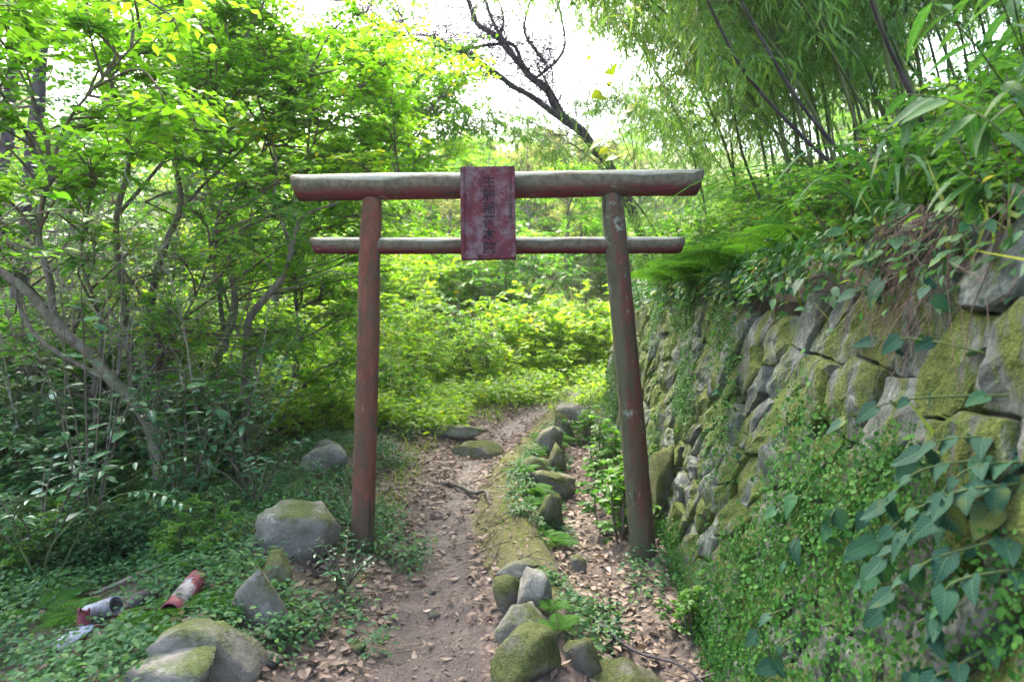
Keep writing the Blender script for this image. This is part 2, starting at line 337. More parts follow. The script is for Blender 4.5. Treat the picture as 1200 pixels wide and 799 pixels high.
def painted(name, red, red2, pale, band, mode):
    """weathered red paint; on beams the upward side is coloured pale for lichen-grey and painted sky light"""
    k = NT(name); v = k.co()
    st = k.n('ShaderNodeMapping'); st.inputs['Scale'].default_value = (1, 1, .3) if mode != 'beam' else (.3, 1, 1); k.t.links.new(v, st.inputs[0]); sv = st.outputs[0]
    c = k.mix(k.mapr(k.noise(22, 6, .7, sv), .35, .7), red, red2)
    c = k.mix(k.math('MULTIPLY', k.mapr(k.noise(11, 6, .75, sv), .50, .64), .75), c, band)
    c = k.mix(k.math('MULTIPLY', k.mapr(k.noise(34, 4, .75, sv), .60, .70), .6), c, pale)
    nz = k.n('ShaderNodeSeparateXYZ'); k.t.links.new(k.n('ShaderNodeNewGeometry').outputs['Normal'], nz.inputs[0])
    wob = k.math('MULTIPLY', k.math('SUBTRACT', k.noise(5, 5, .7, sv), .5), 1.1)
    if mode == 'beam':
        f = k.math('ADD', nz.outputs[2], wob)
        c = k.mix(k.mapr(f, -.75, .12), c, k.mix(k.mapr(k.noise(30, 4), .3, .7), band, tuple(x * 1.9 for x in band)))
        c = k.mix(k.mapr(k.math('ADD', f, k.math('MULTIPLY', k.math('SUBTRACT', k.noise(1.6, 3), .5), 1.2)), .50, .72), c, k.mix(k.mapr(k.noise(40, 4), .3, .7), pale, tuple(x * 1.25 for x in pale)))  # pale top follows the upward normal: lichen, with sky light put into the colour
    elif mode == 'post_grey':
        f = k.mapr(k.math('ADD', k.math('MULTIPLY', nz.outputs[0], -.55), k.math('MULTIPLY', wob, 1.5)), .0, .35)
        c = k.mix(k.math('MULTIPLY', f, .85), c, (.085, .095, .055))
        c = k.mix(k.math('MULTIPLY', k.mapr(k.noise(9, 5, .75), .60, .66), .8), c, (.24, .27, .23))
    elif mode == 'post':
        f = k.mapr(k.math('ADD', k.math('MULTIPLY', nz.outputs[0], -.6), wob), .25, .6); c = k.mix(k.math('MULTIPLY', f, .55), c, (.12, .11, .07))
    elif mode == 'board':
        c = k.mix(k.math('MULTIPLY', k.mapr(k.noise(7, 6, .78), .45, .62), .6), c, (.18, .155, .17))
    if mode.startswith('post'):
        sz = k.n('ShaderNodeSeparateXYZ'); k.t.links.new(v, sz.inputs[0])
        c = k.mix(k.math('MULTIPLY', k.mapr(k.noise(7, 6, .75), .46, .62), .55), c, (.06, .06, .035))
        c = k.mix(k.mapr(k.math('ADD', sz.outputs[2], k.math('MULTIPLY', k.noise(9, 4), .5)), .62, .22), c, (.075, .072, .045))
        c = k.mix(k.math('MULTIPLY', k.mapr(k.noise(60, 3, .7, sv), .67, .72), .6), c, (.24, .20, .165))
    cs = k.n('ShaderNodeMapping'); cs.inputs['Scale'].default_value = (1, 1, .045) if mode != 'beam' else (.045, 1, 1); k.t.links.new(v, cs.inputs[0])
    ck = k.math('MULTIPLY', k.mapr(k.noise(34, 2, .5, cs.outputs[0]), .35, .31), k.mapr(k.noise(3, 3), .42, .55)); c = k.mix(k.math('MULTIPLY', ck, .8), c, (.02, .016, .014))   # drying cracks along the grain
    hh = k.math('SUBTRACT', k.math('ADD', k.noise(45, 5, .7, sv), k.noise(10, 4, .7, sv)), k.math('MULTIPLY', ck, .8))
    return k.done(k.bsdf(c, .8, .2, k.bump(hh, .8, .01)))
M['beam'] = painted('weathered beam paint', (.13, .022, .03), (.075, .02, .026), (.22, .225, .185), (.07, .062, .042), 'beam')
M['post'] = painted('weathered post paint', (.17, .06, .038), (.10, .042, .03), (.22, .16, .13), (.085, .065, .045), 'post')
M['postg'] = painted('lichened post paint', (.13, .044, .03), (.08, .042, .028), (.22, .21, .17), (.065, .065, .042), 'post_grey')
M['board'] = painted('faded board paint', (.115, .026, .034), (.085, .023, .03), (.19, .15, .17), (.07, .035, .04), 'board')
k = NT('faded ink'); M['ink'] = k.done(k.bsdf(k.mix(k.mapr(k.noise(45, 5, .75), .50, .68), (.014, .012, .018), (.12, .04, .05)), .75, .2))
def pipe_mat(name, a, b, f0=.45, f1=.55):
    k = NT(name); c = k.mix(k.mapr(k.noise(9, 5, .7), f0, f1), a, b)
    c = k.mix(k.math('MULTIPLY', k.mapr(k.noise(14, 6, .75), .50, .62), .75), c, (.075, .065, .045)); return k.done(k.bsdf(c, .6, .4, k.bump(k.noise(40, 4), .3, .005)))
M['pipe_red'] = pipe_mat('peeling red paint', (.20, .045, .055), (.26, .25, .25), .53, .58)
M['pipe_grey'] = pipe_mat('grey plastic', (.26, .29, .33), (.14, .15, .17))
M['pipe_dark'] = pipe_mat('rotten wood', (.03, .025, .022), (.07, .055, .045))

# ------------------------------------------------------------------ terrain
def path_x(y): return np.interp(y, [0, 2.9, 4.3, 5.9, 7.2, 8.05, 9.2, 10.2, 11.5, 14], [-.33, -.36, -.45, -.42, -.28, -.05, .3, .85, 2.0, 5])
def ridge_x(y): return np.interp(y, [0, 2.8, 3.8, 5.0, 6.2, 7.2, 8.2, 9.4], [.2, .19, .14, -.06, .02, .25, .5, .85])
def wall_x(y): return .9 + .06 * (np.minimum(y, 10.4) - 3) + np.maximum(y - 10.4, 0) * 1.1
WALL_H = 1.72
def height(x, y):
    x, y = np.broadcast_arrays(np.asarray(x, float), np.asarray(y, float))
    b = np.interp(y, [-400, -20, 2, 4.3, 12, 15, 22, 40, 90, 200, 900], [-1, -.4, -.09, 0, .31, .6, 2.2, 8.5, 22, 26, 26])
    near = sstep(12, 9.5, y)
    z = b - .06 * np.exp(-((x - path_x(y)) / .3) ** 2) * near
    rf = sstep(1.5, 2.4, y) * sstep(9.6, 8.6, y)
    z = z + rf * .11 * np.exp(-((x - ridge_x(y)) / .19) ** 4)
    z = z - rf * .10 * np.exp(-((x - (ridge_x(y) + wall_x(y)) / 2) / .28) ** 2)
    z = z + near * .12 * sstep(-1.0, -1.55, x) - .16 * near * sstep(-1.6, -2.4, x)
    z = z + np.clip(-x - 3.2, 0, 40) * .22 * sstep(40, 10, y) * sstep(-30, 0, y)
    wx = wall_x(y); f = sstep(wx + .16, wx + .5, x) * sstep(-12, -3, y) * sstep(70, 14, y)
    top = 1.62 + .02 * np.clip(y - 4, 0, 8) - b
    z = z + f * (top + .5 * np.clip(x - wx - .45, 0, 7) + .15 * np.maximum(x - wx - 7, 0) * sstep(60, 30, x))
    far = sstep(14, 40, np.hypot(x, y))
    return z + .035 * n2(x, y, 1.7, 4) + .018 * n2(x, y, 9, 3, 4.2) + far * 2.2 * n2(x, y, .05, 3, 9.1)
def hz(x, y): return float(height(np.array([x]), np.array([y]))[0])
def ground_at(px, Y): return hz((px - 600) / F_PX * Y, Y)

def axis(fine0, fine1, step, lo, hi, grow=1.16):
    a = list(np.arange(fine0, fine1 + 1e-6, step)); s, v = step, fine1
    while v < hi: s *= grow; v += s; a.append(v)
    s, v = step, fine0; l = []
    while v > lo: s *= grow; v -= s; l.append(v)
    return np.array(l[::-1] + a)
ax_x, ax_y = axis(-3.4, 3.2, .045, -320, 320), axis(1.6, 11.5, .05, -120, 420)
GX, GY = np.meshgrid(ax_x, ax_y); GZ = height(GX, GY)
def masks(x, y):
    wpa = .125 + .07 * n2(x, y, 2.2, 3, 3) + .085 * sstep(4.7, 3.0, y)
    pa = sstep(wpa + .12, wpa - .08, np.abs(x - path_x(y))) * sstep(11.8, 10.5, y)
    mo = np.exp(-((x - ridge_x(y) + .05) / .21) ** 4) * sstep(2.6, 4.4, y) * sstep(9.6, 8.2, y) * 1.1
    mo = np.maximum(mo, .62 * np.exp(-((x + .95) / .3) ** 2) * sstep(3, 4, y) * sstep(9, 6, y))
    gr = np.maximum(sstep(8.6, 10.5, y), sstep(wall_x(y) + .5, wall_x(y) + 1.2, x) * .8)
    gr = np.maximum(gr, .45 * sstep(-1.3, -2.2, x)) * (1 - pa)
    return pa, mo, gr
PA, MO, GR = masks(GX, GY)
ny, nx = GX.shape
jj, ii = np.meshgrid(np.arange(ny - 1), np.arange(nx - 1), indexing='ij')
quads = np.stack([jj * nx + ii, jj * nx + ii + 1, (jj + 1) * nx + ii + 1, (jj + 1) * nx + ii], -1).reshape(-1, 4)
V = np.stack([GX, GY, GZ], -1).reshape(-1, 3)
on = PA.ravel()[quads].mean(1) > .5
for nm, sel, mat in (('ground', ~on, M['ground']), ('path', on, M['path'])):
    q = quads[sel]; ids, inv = np.unique(q, return_inverse=True)
    g = G().add(V[ids], inv.reshape(-1, 4)); me = g.mesh(nm, mat)
    for an, arr in (('path', PA), ('moss', MO), ('grass', GR)):
        a = me.attributes.new(an, 'FLOAT', 'POINT'); a.data.foreach_set('value', arr.ravel()[ids].astype(np.float32))
    tag(obj(nm, me), kind='structure', label='bare trodden mud footpath climbing under the gate' if nm == 'path' else 'leaf strewn forest floor and slopes around the path')

# ------------------------------------------------------------------ torii gate
TY = 4.3
gate = thing('torii_gate', 'weathered red wooden torii gate standing astride the footpath', 'torii gate', (0.0, TY, 0))
def post(bx, by, tx, ty, r0, r1, mat):
    a, b = P(bx, by, TY), P(tx, ty, TY); a[2] -= .18
    t = np.linspace(0, 1, 26)[:, None]; p = a + (b - a) * t
    p = p + np.stack([noise3(p * 2.2), noise3(p * 2.2 + 30), p[:, 0] * 0], -1) * .006
    r = r0 + (r1 - r0) * t[:, 0]; r = r * (1 + .02 * noise3(p * 6)); r[-1] *= .8; r[-2] *= .97
    g = G().add(*tube(p, r, 28)); part('post', g, mat, gate)
post(424, 637, 435.5, 228, .074, .066, M['post'])
post(757, 655, 717, 226, .082, .070, M['postg'])
def beam(nm, x0, y0, x1, y1, r, slant, mat, yoff=0, seed=0):
    a, b = P(x0, y0, TY), P(x1, y1, TY); n = 40; t = np.linspace(0, 1, n)[:, None]; p = a + (b - a) * t
    p[:, 2] += .006 * noise3(p * 1.3 + seed); p[:, 1] += yoff
    rr = r * (1 + .018 * noise3(p * 4 + seed)); Vb, F = tube(p, rr, 28); V2 = Vb[:-2].reshape(n, 28, 3)
    dz = (V2[..., 2] - p[:, None, 2])
    wgt = np.zeros(n); wgt[0], wgt[1], wgt[-1], wgt[-2] = -1, -.55, 1, .55
    V2[..., 0] += dz * wgt[:, None] * slant; Vb[:-2] = V2.reshape(-1, 3)
    part(nm, G().add(Vb, F), mat, gate)
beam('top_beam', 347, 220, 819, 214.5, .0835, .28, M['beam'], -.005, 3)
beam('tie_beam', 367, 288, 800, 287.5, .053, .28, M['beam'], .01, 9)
# name board: panel, raised edge strips, lettering
PY = TY - .135
c0, c1 = P(540, 305, PY), P(604, 195, PY)
bw, bh = c1[0] - c0[0], c1[2] - c0[2]; bx, bz = (c0[0] + c1[0]) / 2, (c0[2] + c1[2]) / 2
plq = bpy.data.objects.new('name_board', None); C.objects.link(plq); plq.parent = gate
plq.location = Vector((bx, PY, bz)) - gate.location; plq.rotation_euler = (math.radians(-3), math.radians(-.8), math.radians(-1))
def boxg(g, cx, cy_, cz, sx, sy, sz, bev=.004, jit=.0):
    bm = bmesh.new(); bmesh.ops.create_cube(bm, size=1)
    for v in bm.verts: v.co = Vector((cx + v.co.x * sx, cy_ + v.co.y * sy, cz + v.co.z * sz)) + Vector([random.uniform(-jit, jit) for _ in range(3)])
    bmesh.ops.bevel(bm, geom=bm.edges[:], offset=bev, segments=2, affect='EDGES')
    bmesh.ops.triangulate(bm, faces=[f for f in bm.faces if len(f.verts) > 4])
    vs = [v.co[:] for v in bm.verts]; t3 = [[v.index for v in f.verts] for f in bm.faces if len(f.verts) == 3]; t4 = [[v.index for v in f.verts] for f in bm.faces if len(f.verts) == 4]
    g.add(vs, [np.array(f) for f in (t3, t4) if f]); bm.free(); return g
obj('panel', boxg(G(), 0, 0, 0, bw, .028, bh, .003).mesh('panel', M['board'], False), plq)
for s in (-1, 1):
    obj('edge_strip', boxg(G(), s * (bw / 2 - .011), -.022, 0, .020, .02, bh - .05, .003, .001).mesh('edge_strip', M['board'], False), plq)
obj('edge_strip', boxg(G(), 0, -.023, -bh / 2 + .016, bw - .008, .022, .026, .003, .001).mesh('edge_strip', M['board'], False), plq)
for q, ch in enumerate('生駒稲荷本院'):
    cu = bpy.data.curves.new('character', 'FONT'); cu.body = ch; cu.size = .08; cu.align_x = 'CENTER'; cu.align_y = 'CENTER'
    cu.extrude = .0012; cu.offset = .0012; cu.resolution_u = 3
    to = bpy.data.objects.new('tmp', cu); C.objects.link(to); bpy.context.view_layer.update()
    me = bpy.data.meshes.new_from_object(to.evaluated_get(bpy.context.evaluated_depsgraph_get())); bpy.data.objects.remove(to)
    me.materials.clear(); me.materials.append(M['ink'])
    o = obj('character', me, plq); o.rotation_euler = (PI / 2, 0, 0); o.location = (.006, -.0152, bh / 2 - .1 - q * .081)

# ------------------------------------------------------------------ rocks
def boulder(sx, sy, sz, seed, facets=11, sub=4, rough=.06, sharp=.5):  # a ball cut by planes, then roughened
    bm = bmesh.new(); bmesh.ops.create_icosphere(bm, subdivisions=sub, radius=1); q = np.random.default_rng(seed)
    Vr = np.array([v.co[:] for v in bm.verts]); F = np.array([[v.index for v in f.verts] for f in bm.faces]); bm.free()
    d = unit(Vr); Rm, _ = np.linalg.qr(q.normal(size=(3, 3))); Rm = np.eye(3) * .75 + Rm * .25; e = np.abs(d @ Rm)
    r = (e ** 3.6).sum(1) ** (-1 / 3.6) * .84           # a rounded block, then cut by planes and roughened
    nn = unit(q.normal(size=(facets, 3))); dist = q.uniform(.56, .92, facets)
    dots = d @ nn.T; r = np.minimum(r, np.min(np.where(dots > .05, dist / np.maximum(dots, .05), 9), 1)) * sharp + (1 - sharp) * .86
    Vr = d * r[:, None]
    Vr = Vr * (1 + rough * 1.2 * fbm(Vr * 2.1 + seed * 3.7, 4) + rough * .6 * fbm(Vr * 7 + seed, 4))[:, None]
    return Vr * np.array([sx, sy, sz]) * 1.08, F
ROCK_AT = []
def Y_of(py): return 1.672 / ((py - HOR) / 800 + .04)
def Y_hit(px, py):                                   # where the line of sight through a pixel meets the terrain
    Y = np.linspace(2.0, 14, 1200); d = CAM_Z + (HOR - py) / F_PX * Y - height((px - 600) / F_PX * Y, Y)
    i = np.argmax(d < 0); return float(Y[i]) if d[i] < 0 else Y_of(py)
def add_rock(nm, label, px, pyb, wpx, hpx, mat, seed, depth=.8, rz=None, facets=11, sharp=.75, sub=4, group=None, sink=.27, Y=None, tilt=(0, 0), cat='rock'):
    Yb = Y or Y_hit(px, pyb); w_ = wpx / F_PX * Yb * .88; h_ = hpx / F_PX * Yb * .86
    Vr, F = boulder(w_ * .55, w_ * .55 * depth, h_ * (.5 + sink) * 1.05, seed, facets, sub, .05, sharp)
    loc = P(px, pyb, Yb); loc[1] += w_ * .25 * depth; loc[2] = hz(loc[0], loc[1]) + h_ * (.5 - sink) * .9 if Y is None else loc[2] + h_ * (.5 - sink)
    o = obj(nm, G().add(Vr, F).mesh(nm, mat)); o.location = loc
    o.rotation_euler = (tilt[0], tilt[1], U(-.4, .4) if rz is None else rz); ROCK_AT.append((loc[0], loc[1], w_ * .5))
    return tag(o, label, cat, group)
st, ms, tn = M['stone'], M['mossrock'], M['tanrock']
ROCKS = [
 ('boulder', 'large flat grey boulder beside the left gate post', 332, 652, 122, 62, st, 1, .8, .2),
 ('boulder', 'upright mossy slab below the large flat boulder', 303, 738, 58, 92, ms, 2, .6, .3),
 ('boulder', 'brownish block wedged under the large flat boulder', 322, 690, 46, 56, ms, 3, .8, .1),
 ('boulder', 'angular grey boulder in the lower left corner', 232, 808, 100, 88, st, 4, .9, -.5),
 ('boulder', 'low grey slab at the bottom edge left of the angular boulder', 180, 832, 84, 58, st, 5, .9, .2),
 ('boulder', 'orange tan stone at the bottom edge left of the path', 272, 815, 54, 34, tn, 6, .8, .1),
 ('boulder', 'pale flat boulder in the undergrowth behind the left gate post', 368, 556, 60, 28, st, 7, .8, .0),
 ('boulder', 'second pale boulder partly hidden behind the flat one', 385, 534, 42, 20, st, 8, .8, .2),
 ('rock', 'greenish stone on the left edge of the path where it narrows', 560, 536, 40, 24, ms, 9, .8, .0),
 ('rock', 'flat stone lying behind the greenish one beside the upper path', 535, 514, 48, 16, st, 10, .8, .0),
 ('boulder', 'round moss covered boulder at the foot of the stone row', 622, 794, 78, 62, ms, 21, .9, .1),
 ('boulder', 'small brown mossy boulder between the two big mossy ones', 687, 790, 48, 42, ms, 12, .9, .0),
 ('boulder', 'broad mossy boulder cut by the bottom edge', 732, 852, 140, 60, ms, 13, .9, .1),
 ('rock', 'flat grey slab tilted against the round mossy boulder', 611, 744, 52, 36, st, 14, 1.1, -.5),
 ('rock', 'smooth grey angular stone above the tilted slab', 629, 711, 42, 44, st, 15, .9, .2),
 ('rock', 'moss covered lump left of the smooth grey stone', 600, 706, 34, 34, ms, 16, .9, .0),
 ('rock', 'pale flat stone at the lower end of the mossy ridge', 606, 676, 42, 22, st, 17, 1, .1),
 ('rock', 'small round mossy stone lying in the leaf filled ditch', 679, 672, 26, 22, ms, 18, .9, .0),
 ('boulder', 'big slanting mossy boulder beside the ferns on the ridge', 650, 584, 50, 38, ms, 19, .8, .35),
 ('boulder', 'brown mossy rock just below the slanting boulder', 642, 616, 38, 36, ms, 20, .8, .0),
 ('rock', 'flat grey stone between the path and the slanting boulder', 622, 554, 38, 20, st, 22, .8, .0),
 ('boulder', 'upright grey block in the middle of the stone row', 641, 530, 32, 38, st, 23, .8, .0),
 ('rock', 'small rough stone under the upright grey block', 653, 552, 26, 28, ms, 24, .8, .0),
 ('boulder', 'tall dark stone near the far end of the stone row', 661, 512, 26, 32, st, 25, .8, .2),
 ('boulder', 'long flat topped block at the far end of the stone row', 678, 497, 46, 26, st, 26, .9, .0),
 ('boulder', 'dark square block at the wall foot behind the right gate post', 783, 640, 58, 118, ms, 27, .8, .1),
 ('rock', 'round grey stone at the mossy wall foot', 880, 742, 30, 32, st, 28, .9, .0),
 ('rock', 'small mossy stone at the lower left edge of the path', 418, 764, 20, 14, ms, 29, .9, .0),
 ('rock', 'little grey rock beside the angular boulder at the path', 288, 758, 20, 22, st, 30, .9, .0),
 ('rock', 'half buried flat rock between angular boulder and path', 308, 778, 28, 16, st, 31, .9, .0)]
for r_ in ROCKS:
    small = r_[4] < 40
    Yc = {'dark square block at the wall foot behind the right gate post': 4.75}.get(r_[1])
    add_rock(r_[0], r_[1], r_[2], r_[3], r_[4], r_[5], r_[6], r_[7], r_[8], r_[9], 13 if r_[6] is st else 11, 1.0, 3 if small else 4, Y=Yc, cat='boulder' if r_[0] == 'boulder' else 'rock')
Vp, Fp = boulder(.5, .42, .28, 77, 8, 2, .08, .5); pm = G().add(Vp, Fp).mesh('pebble', st)
peb = [(504, 676, 15, 'dark oval pebble embedded in the path'), (508, 704, 15, 'pale round pebble lying in mid path'), (453, 700, 12, None), (470, 660, 9, None), (690, 640, 9, None), (720, 690, 11, None), (560, 640, 9, None), (475, 610, 8, None), (520, 560, 8, None), (430, 690, 9, None), (585, 770, 8, None), (400, 780, 12, None), (545, 790, 9, None), (660, 640, 12, None), (668, 628, 12, None)]
for px, py, wd, lb in peb:
    Yb = Y_of(py); x = (px - 600) / F_PX * Yb; o = obj('pebble', pm); s_ = wd / F_PX * Yb
    place(o, (x, Yb, hz(x, Yb) + s_ * .08), U(0, 6), s_); tag(o, lb or 'small grey pebble on the trodden ground', 'pebble', None if lb else 'loose pebbles on the ground')

# ------------------------------------------------------------------ dry stone retaining wall
BAT = .22
wall = thing('stone_wall', 'mossy dry stone retaining wall along the right of the path', 'stone wall', (wall_x(4), 4, 0))
U0, U1 = -.7, 10.45
def wall_pt(u, v, d):
    """u along the path, v up the batter, d outward (towards the path)"""
    u, v, d = np.broadcast_arrays(u, v, d); b = height(np.full(u.shape, .8) , u) * 0 + np.interp(u, [-1, 2, 4.3, 12], [-.25, -.2, -.12, .22])
    x = wall_x(u) + BAT * v - d * .97 + .05 * n2(u, v, .8, 2, 5); return np.stack([x, u, b + v + d * .2], -1)
def wall_top(u): return 1.70 - np.interp(u, [-1, 2, 4.3, 12], [-.25, -.2, -.12, .22]) + .02 * np.clip(u - 4, 0, 8)
def clip(poly, p, n):
    out = []
    for i in range(len(poly)):
        a, b = poly[i], poly[(i + 1) % len(poly)]; da, db = np.dot(a - p, n), np.dot(b - p, n)
        if da <= 0: out.append(a)
        if (da < 0) != (db < 0): out.append(a + (b - a) * da / (da - db))
    return out
seeds = []
rw = np.random.default_rng(5)
v = .05; row = 0
while v < 2.3:
    hh = rw.uniform(.17, .30); u = U0 - rw.uniform(0, .4)
    while u < U1:
        ln = rw.uniform(.14, .32) * np.interp(u, [2, 6, 10], [1, 1.25, 1.7]); seeds.append((u + ln / 2, v + hh * rw.uniform(.25, .75))); u += ln
    v += hh; row += 1
seeds = np.array(seeds); SHEAR = -1.2              # courses lean: the stones are set on a slant
def wall_stone(i):
    s = seeds[i]; poly = [np.array(q) for q in ((s[0] - .6, s[1] - .5), (s[0] + .6, s[1] - .5), (s[0] + .6, s[1] + .5), (s[0] - .6, s[1] + .5))]
    dd = np.linalg.norm(seeds - s, axis=1)
    for j in np.argsort(dd)[1:16]:
        m = (s + seeds[j]) / 2; n = (seeds[j] - s) / dd[j]; poly = clip(poly, m - n * (rw.uniform(.008, .016) if rw.random() < .12 else rw.uniform(.0, .002)), n)
        if len(poly) < 3: return None
    vt = wall_top(s[0]) + rw.uniform(-.07, .05); poly = clip(poly, np.array([0, vt]), np.array([0, 1.]))
    if len(poly) < 3 or s[1] > vt - .04: return None
    poly = np.array(poly); c = poly.mean(0)
    # resample outline, round it a little
    e = np.roll(poly, -1, 0) - poly; l = np.linalg.norm(e, axis=1); per = l.sum(); o = []
    for a_, e_, l_ in zip(poly, e, l):               # outline with its corners kept
        m_ = max(1, int(round(l_ / per * 22)))
        for q_ in range(m_): o.append(a_ + e_ * q_ / m_ + (rw.normal(0, .004, 2) if q_ else 0))
    o = np.array(o); n = len(o); o = .9 * o + .05 * np.roll(o, 1, 0) + .05 * np.roll(o, -1, 0)
    proud = rw.uniform(-.012, .018); tx, ty = rw.normal(0, .10, 2); bul = rw.uniform(.0, .012); pls = [(rw.normal(0, .14), rw.normal(0, .14), rw.uniform(.0, .014)) for _ in range(3)]
    rings = [(1.0, -.2), (1.0, -.028), (.985, -.004), (.95, .006), (.76, .008 + bul * .6), (.52, .008 + bul), (.25, .008 + bul)]
    Vw = []
    for f, d in rings:
        q = c + (o - c) * f; dq = d + (proud + tx * (q[:, 0] - c[0]) + ty * (q[:, 1] - c[1])) * (0 if d < -.1 else 1)
        dq = dq + (.018 * n2(q[:, 0], q[:, 1], 6, 3, i * 3.1) + .01 * n2(q[:, 0], q[:, 1], 22, 2, i * 1.7)) * (0 if d < -.1 else 1)
        if d >= -.01: dq = dq + np.minimum.reduce([p0 * (q[:, 0] - c[0]) + p1 * (q[:, 1] - c[1]) + p2 for p0, p1, p2 in pls]) * min(1, (1 - f) * 5 + .35)
        uu = q[:, 0] + SHEAR * (q[:, 1] - .8) * .5; Vw.append(wall_pt(uu, q[:, 1] + .10 * n2(q[:, 0], q[:, 1], .7, 2, 3), dq))
    cc = wall_pt(np.array([c[0] + SHEAR * (c[1] - .8) * .5]), np.array([c[1] + .10 * n2(c[:1], c[1:], .7, 2, 3)[0]]), np.array([.012 + bul + proud + min(p_[2] for p_ in pls)]))
    Vw = np.concatenate(Vw + [cc]); m = len(rings); kk, jx = np.meshgrid(np.arange(m - 1), np.arange(n), indexing='ij'); j2 = (jx + 1) % n
    F = np.stack([kk * n + jx, (kk + 1) * n + jx, (kk + 1) * n + j2, kk * n + j2], -1).reshape(-1, 4)
    i0 = np.arange(n); T3 = np.stack([(m - 1) * n + i0, np.full(n, m * n), (m - 1) * n + (i0 + 1) % n], -1)
    return Vw, [F[:, ::-1], T3[:, ::-1]]
far_stones = G(); n_st = 0
for i in np.argsort(np.abs(seeds[:, 0] - .6)):
    if seeds[i][0] < U0 or seeds[i][0] > U1: continue
    r_ = wall_stone(i)
    if r_ is None: continue
    n_st += 1
    if n_st > 298: far_stones.add(*r_); continue
    ctr = r_[0].mean(0); g = G().add(*r_); me = g.mesh('stone', M['wallstone'], False, ctr)
    o = obj('stone', me, wall); o.location = Vector(ctr) - wall.location
if n_st > 298: tag(part('stone_courses', far_stones, M['wallstone'], wall), kind='stuff')
print('STONES', n_st)
uu, vv = np.meshgrid(np.linspace(U0 - .3, U1 + .1, 120), np.linspace(-.2, 1.72, 24), indexing='ij')
Vb = wall_pt(uu, vv, -.075 + .015 * n2(uu, vv, 5, 2)).reshape(-1, 3); a, b = np.meshgrid(np.arange(119), np.arange(23), indexing='ij')
part('earth_backing', G().add(Vb, np.stack([a * 24 + b, (a + 1) * 24 + b, (a + 1) * 24 + b + 1, a * 24 + b + 1], -1).reshape(-1, 4)), M['earth'], wall)
# end face of the wall
ve = []
for v in np.linspace(-.2, WALL_H, 8):
    for k_ in range(8):
        p_ = wall_pt(np.array([U1 + .08]), np.array([v]), np.array([0.0 - .15 * k_]))[0]; p_[1] += .05 * rw.normal(); ve.append(p_)
a, b = np.meshgrid(np.arange(7), np.arange(7), indexing='ij')
part('end_face', G().add(ve, np.stack([a * 8 + b, a * 8 + b + 1, (a + 1) * 8 + b + 1, (a + 1) * 8 + b], -1).reshape(-1, 4)), M['wallstone'], wall, False)
#PART2
# ================================================================== vegetation
UP = np.array([0, 0, 1.])
def crown_mesh(skel, clusters, nt_, nl, size, tmpl, leaf, wood, br=.012, **kw):
    """clusters (centre, radii): a branch from the nearest limb to each, twigs with leaves from there"""
    g = G(); A, B, TN = [], [], []
    for c, rad in clusters:
        c = np.asarray(c); d = np.linalg.norm(skel - c + np.array([0, 0, .35]), axis=1); s0 = skel[np.argmin(d)]
        mid = (s0 + c) / 2 + ball(1)[0] * np.linalg.norm(c - s0) * .22
        pl = spl([s0, mid, c], 5); g.add(*tube(pl, np.linspace(br, br * .35, len(pl)), 5), .5, 1)
        e = c + ball(nt_) * np.asarray(rad); f = R.uniform(0, .5, (nt_, 1)); a = pl[R.integers(len(pl) // 2, len(pl), nt_)] * (1 - f) + c * f
        A.append(a); B.append(e); TN.append(np.full(nt_, R.uniform(.1, .8)))
    twigs(g, np.concatenate(A), np.concatenate(B), nl, size, tmpl, tint=np.concatenate(TN), **kw)
    return g
def tree(name, label, base, limbs, clusters, nt_, nl, size, leaf, bk, tmpl=L_QUAD, group=None, cat='tree', br=.012, **kw):
    t = thing(name, label, cat, base, group); g = G(); sk = []
    for pts, r0, r1 in limbs: sk.append(limb(g, pts, r0 * .8, r1 * .7))
    part('trunk', g, M[bk], t)
    if clusters: part('crown', crown_mesh(np.vstack(sk), clusters, nt_, nl, size, tmpl, leaf, bk, br, **kw), [M[leaf], M['twig']], t)
    return t
def pl(Y, *pp, dy=0): return [P(x, y, Y + dy * i / max(len(pp) - 1, 1)) for i, (x, y) in enumerate(pp)]
def clus(n, px, py, Y, rad): return [(P(U(*px), U(*py), U(*Y)), np.array(rad) * U(.7, 1.3)) for _ in range(n)]

# left grove: each tree with its own trunk as in the photograph
b = P(205, 585, 5.0); b[2] = ground_at(205, 5.0)
tree('broadleaf_tree', 'leaning mossy tree whose trunk slants up to the left edge', b,
     [([b] + pl(5.0, (172, 495), (130, 440), (100, 408), (70, 384), (30, 340), (-10, 310), (-70, 250), (-120, 120)), .062, .03),
      (pl(5.0, (104, 412), (66, 372), (58, 330), (44, 280), (52, 225), (60, 200), (40, 120), (10, 60)), .036, .014),
      (pl(5.0, (140, 450), (80, 420), (40, 390), (20, 350), (24, 330)), .026, .012),
      (pl(5.0, (56, 215), (75, 150), (120, 92), (190, 20)), .018, .008), (pl(5.0, (58, 205), (5, 112), (-30, 60)), .016, .008), (pl(5.0, (60, 205), (30, 150), (-20, 130)), .014, .007)],
     clus(32, (-80, 230), (-60, 215), (4.4, 6.0), (.5, .5, .16)), 19, 12, .078, 'canopy', 'bark')
b = P(160, 560, 6.0); b[2] = ground_at(160, 6.0)
tree('broadleaf_tree', 'slender upright tree second from the left edge', b,
     [([b] + pl(6.0, (158, 480), (150, 390), (140, 310), (136, 255), (150, 180), (125, 70), (130, -60)), .05, .022), (pl(6.0, (140, 310), (165, 345), (180, 380), (190, 430)), .02, .01),
      (pl(6.0, (140, 250), (190, 190), (250, 110), (300, 20)), .022, .008)],
     clus(32, (60, 330), (-60, 190), (5.4, 7.2), (.55, .55, .2)), 19, 12, .08, 'canopy', 'bark')
b = P(178, 560, 6.6); b[2] = ground_at(178, 6.6)
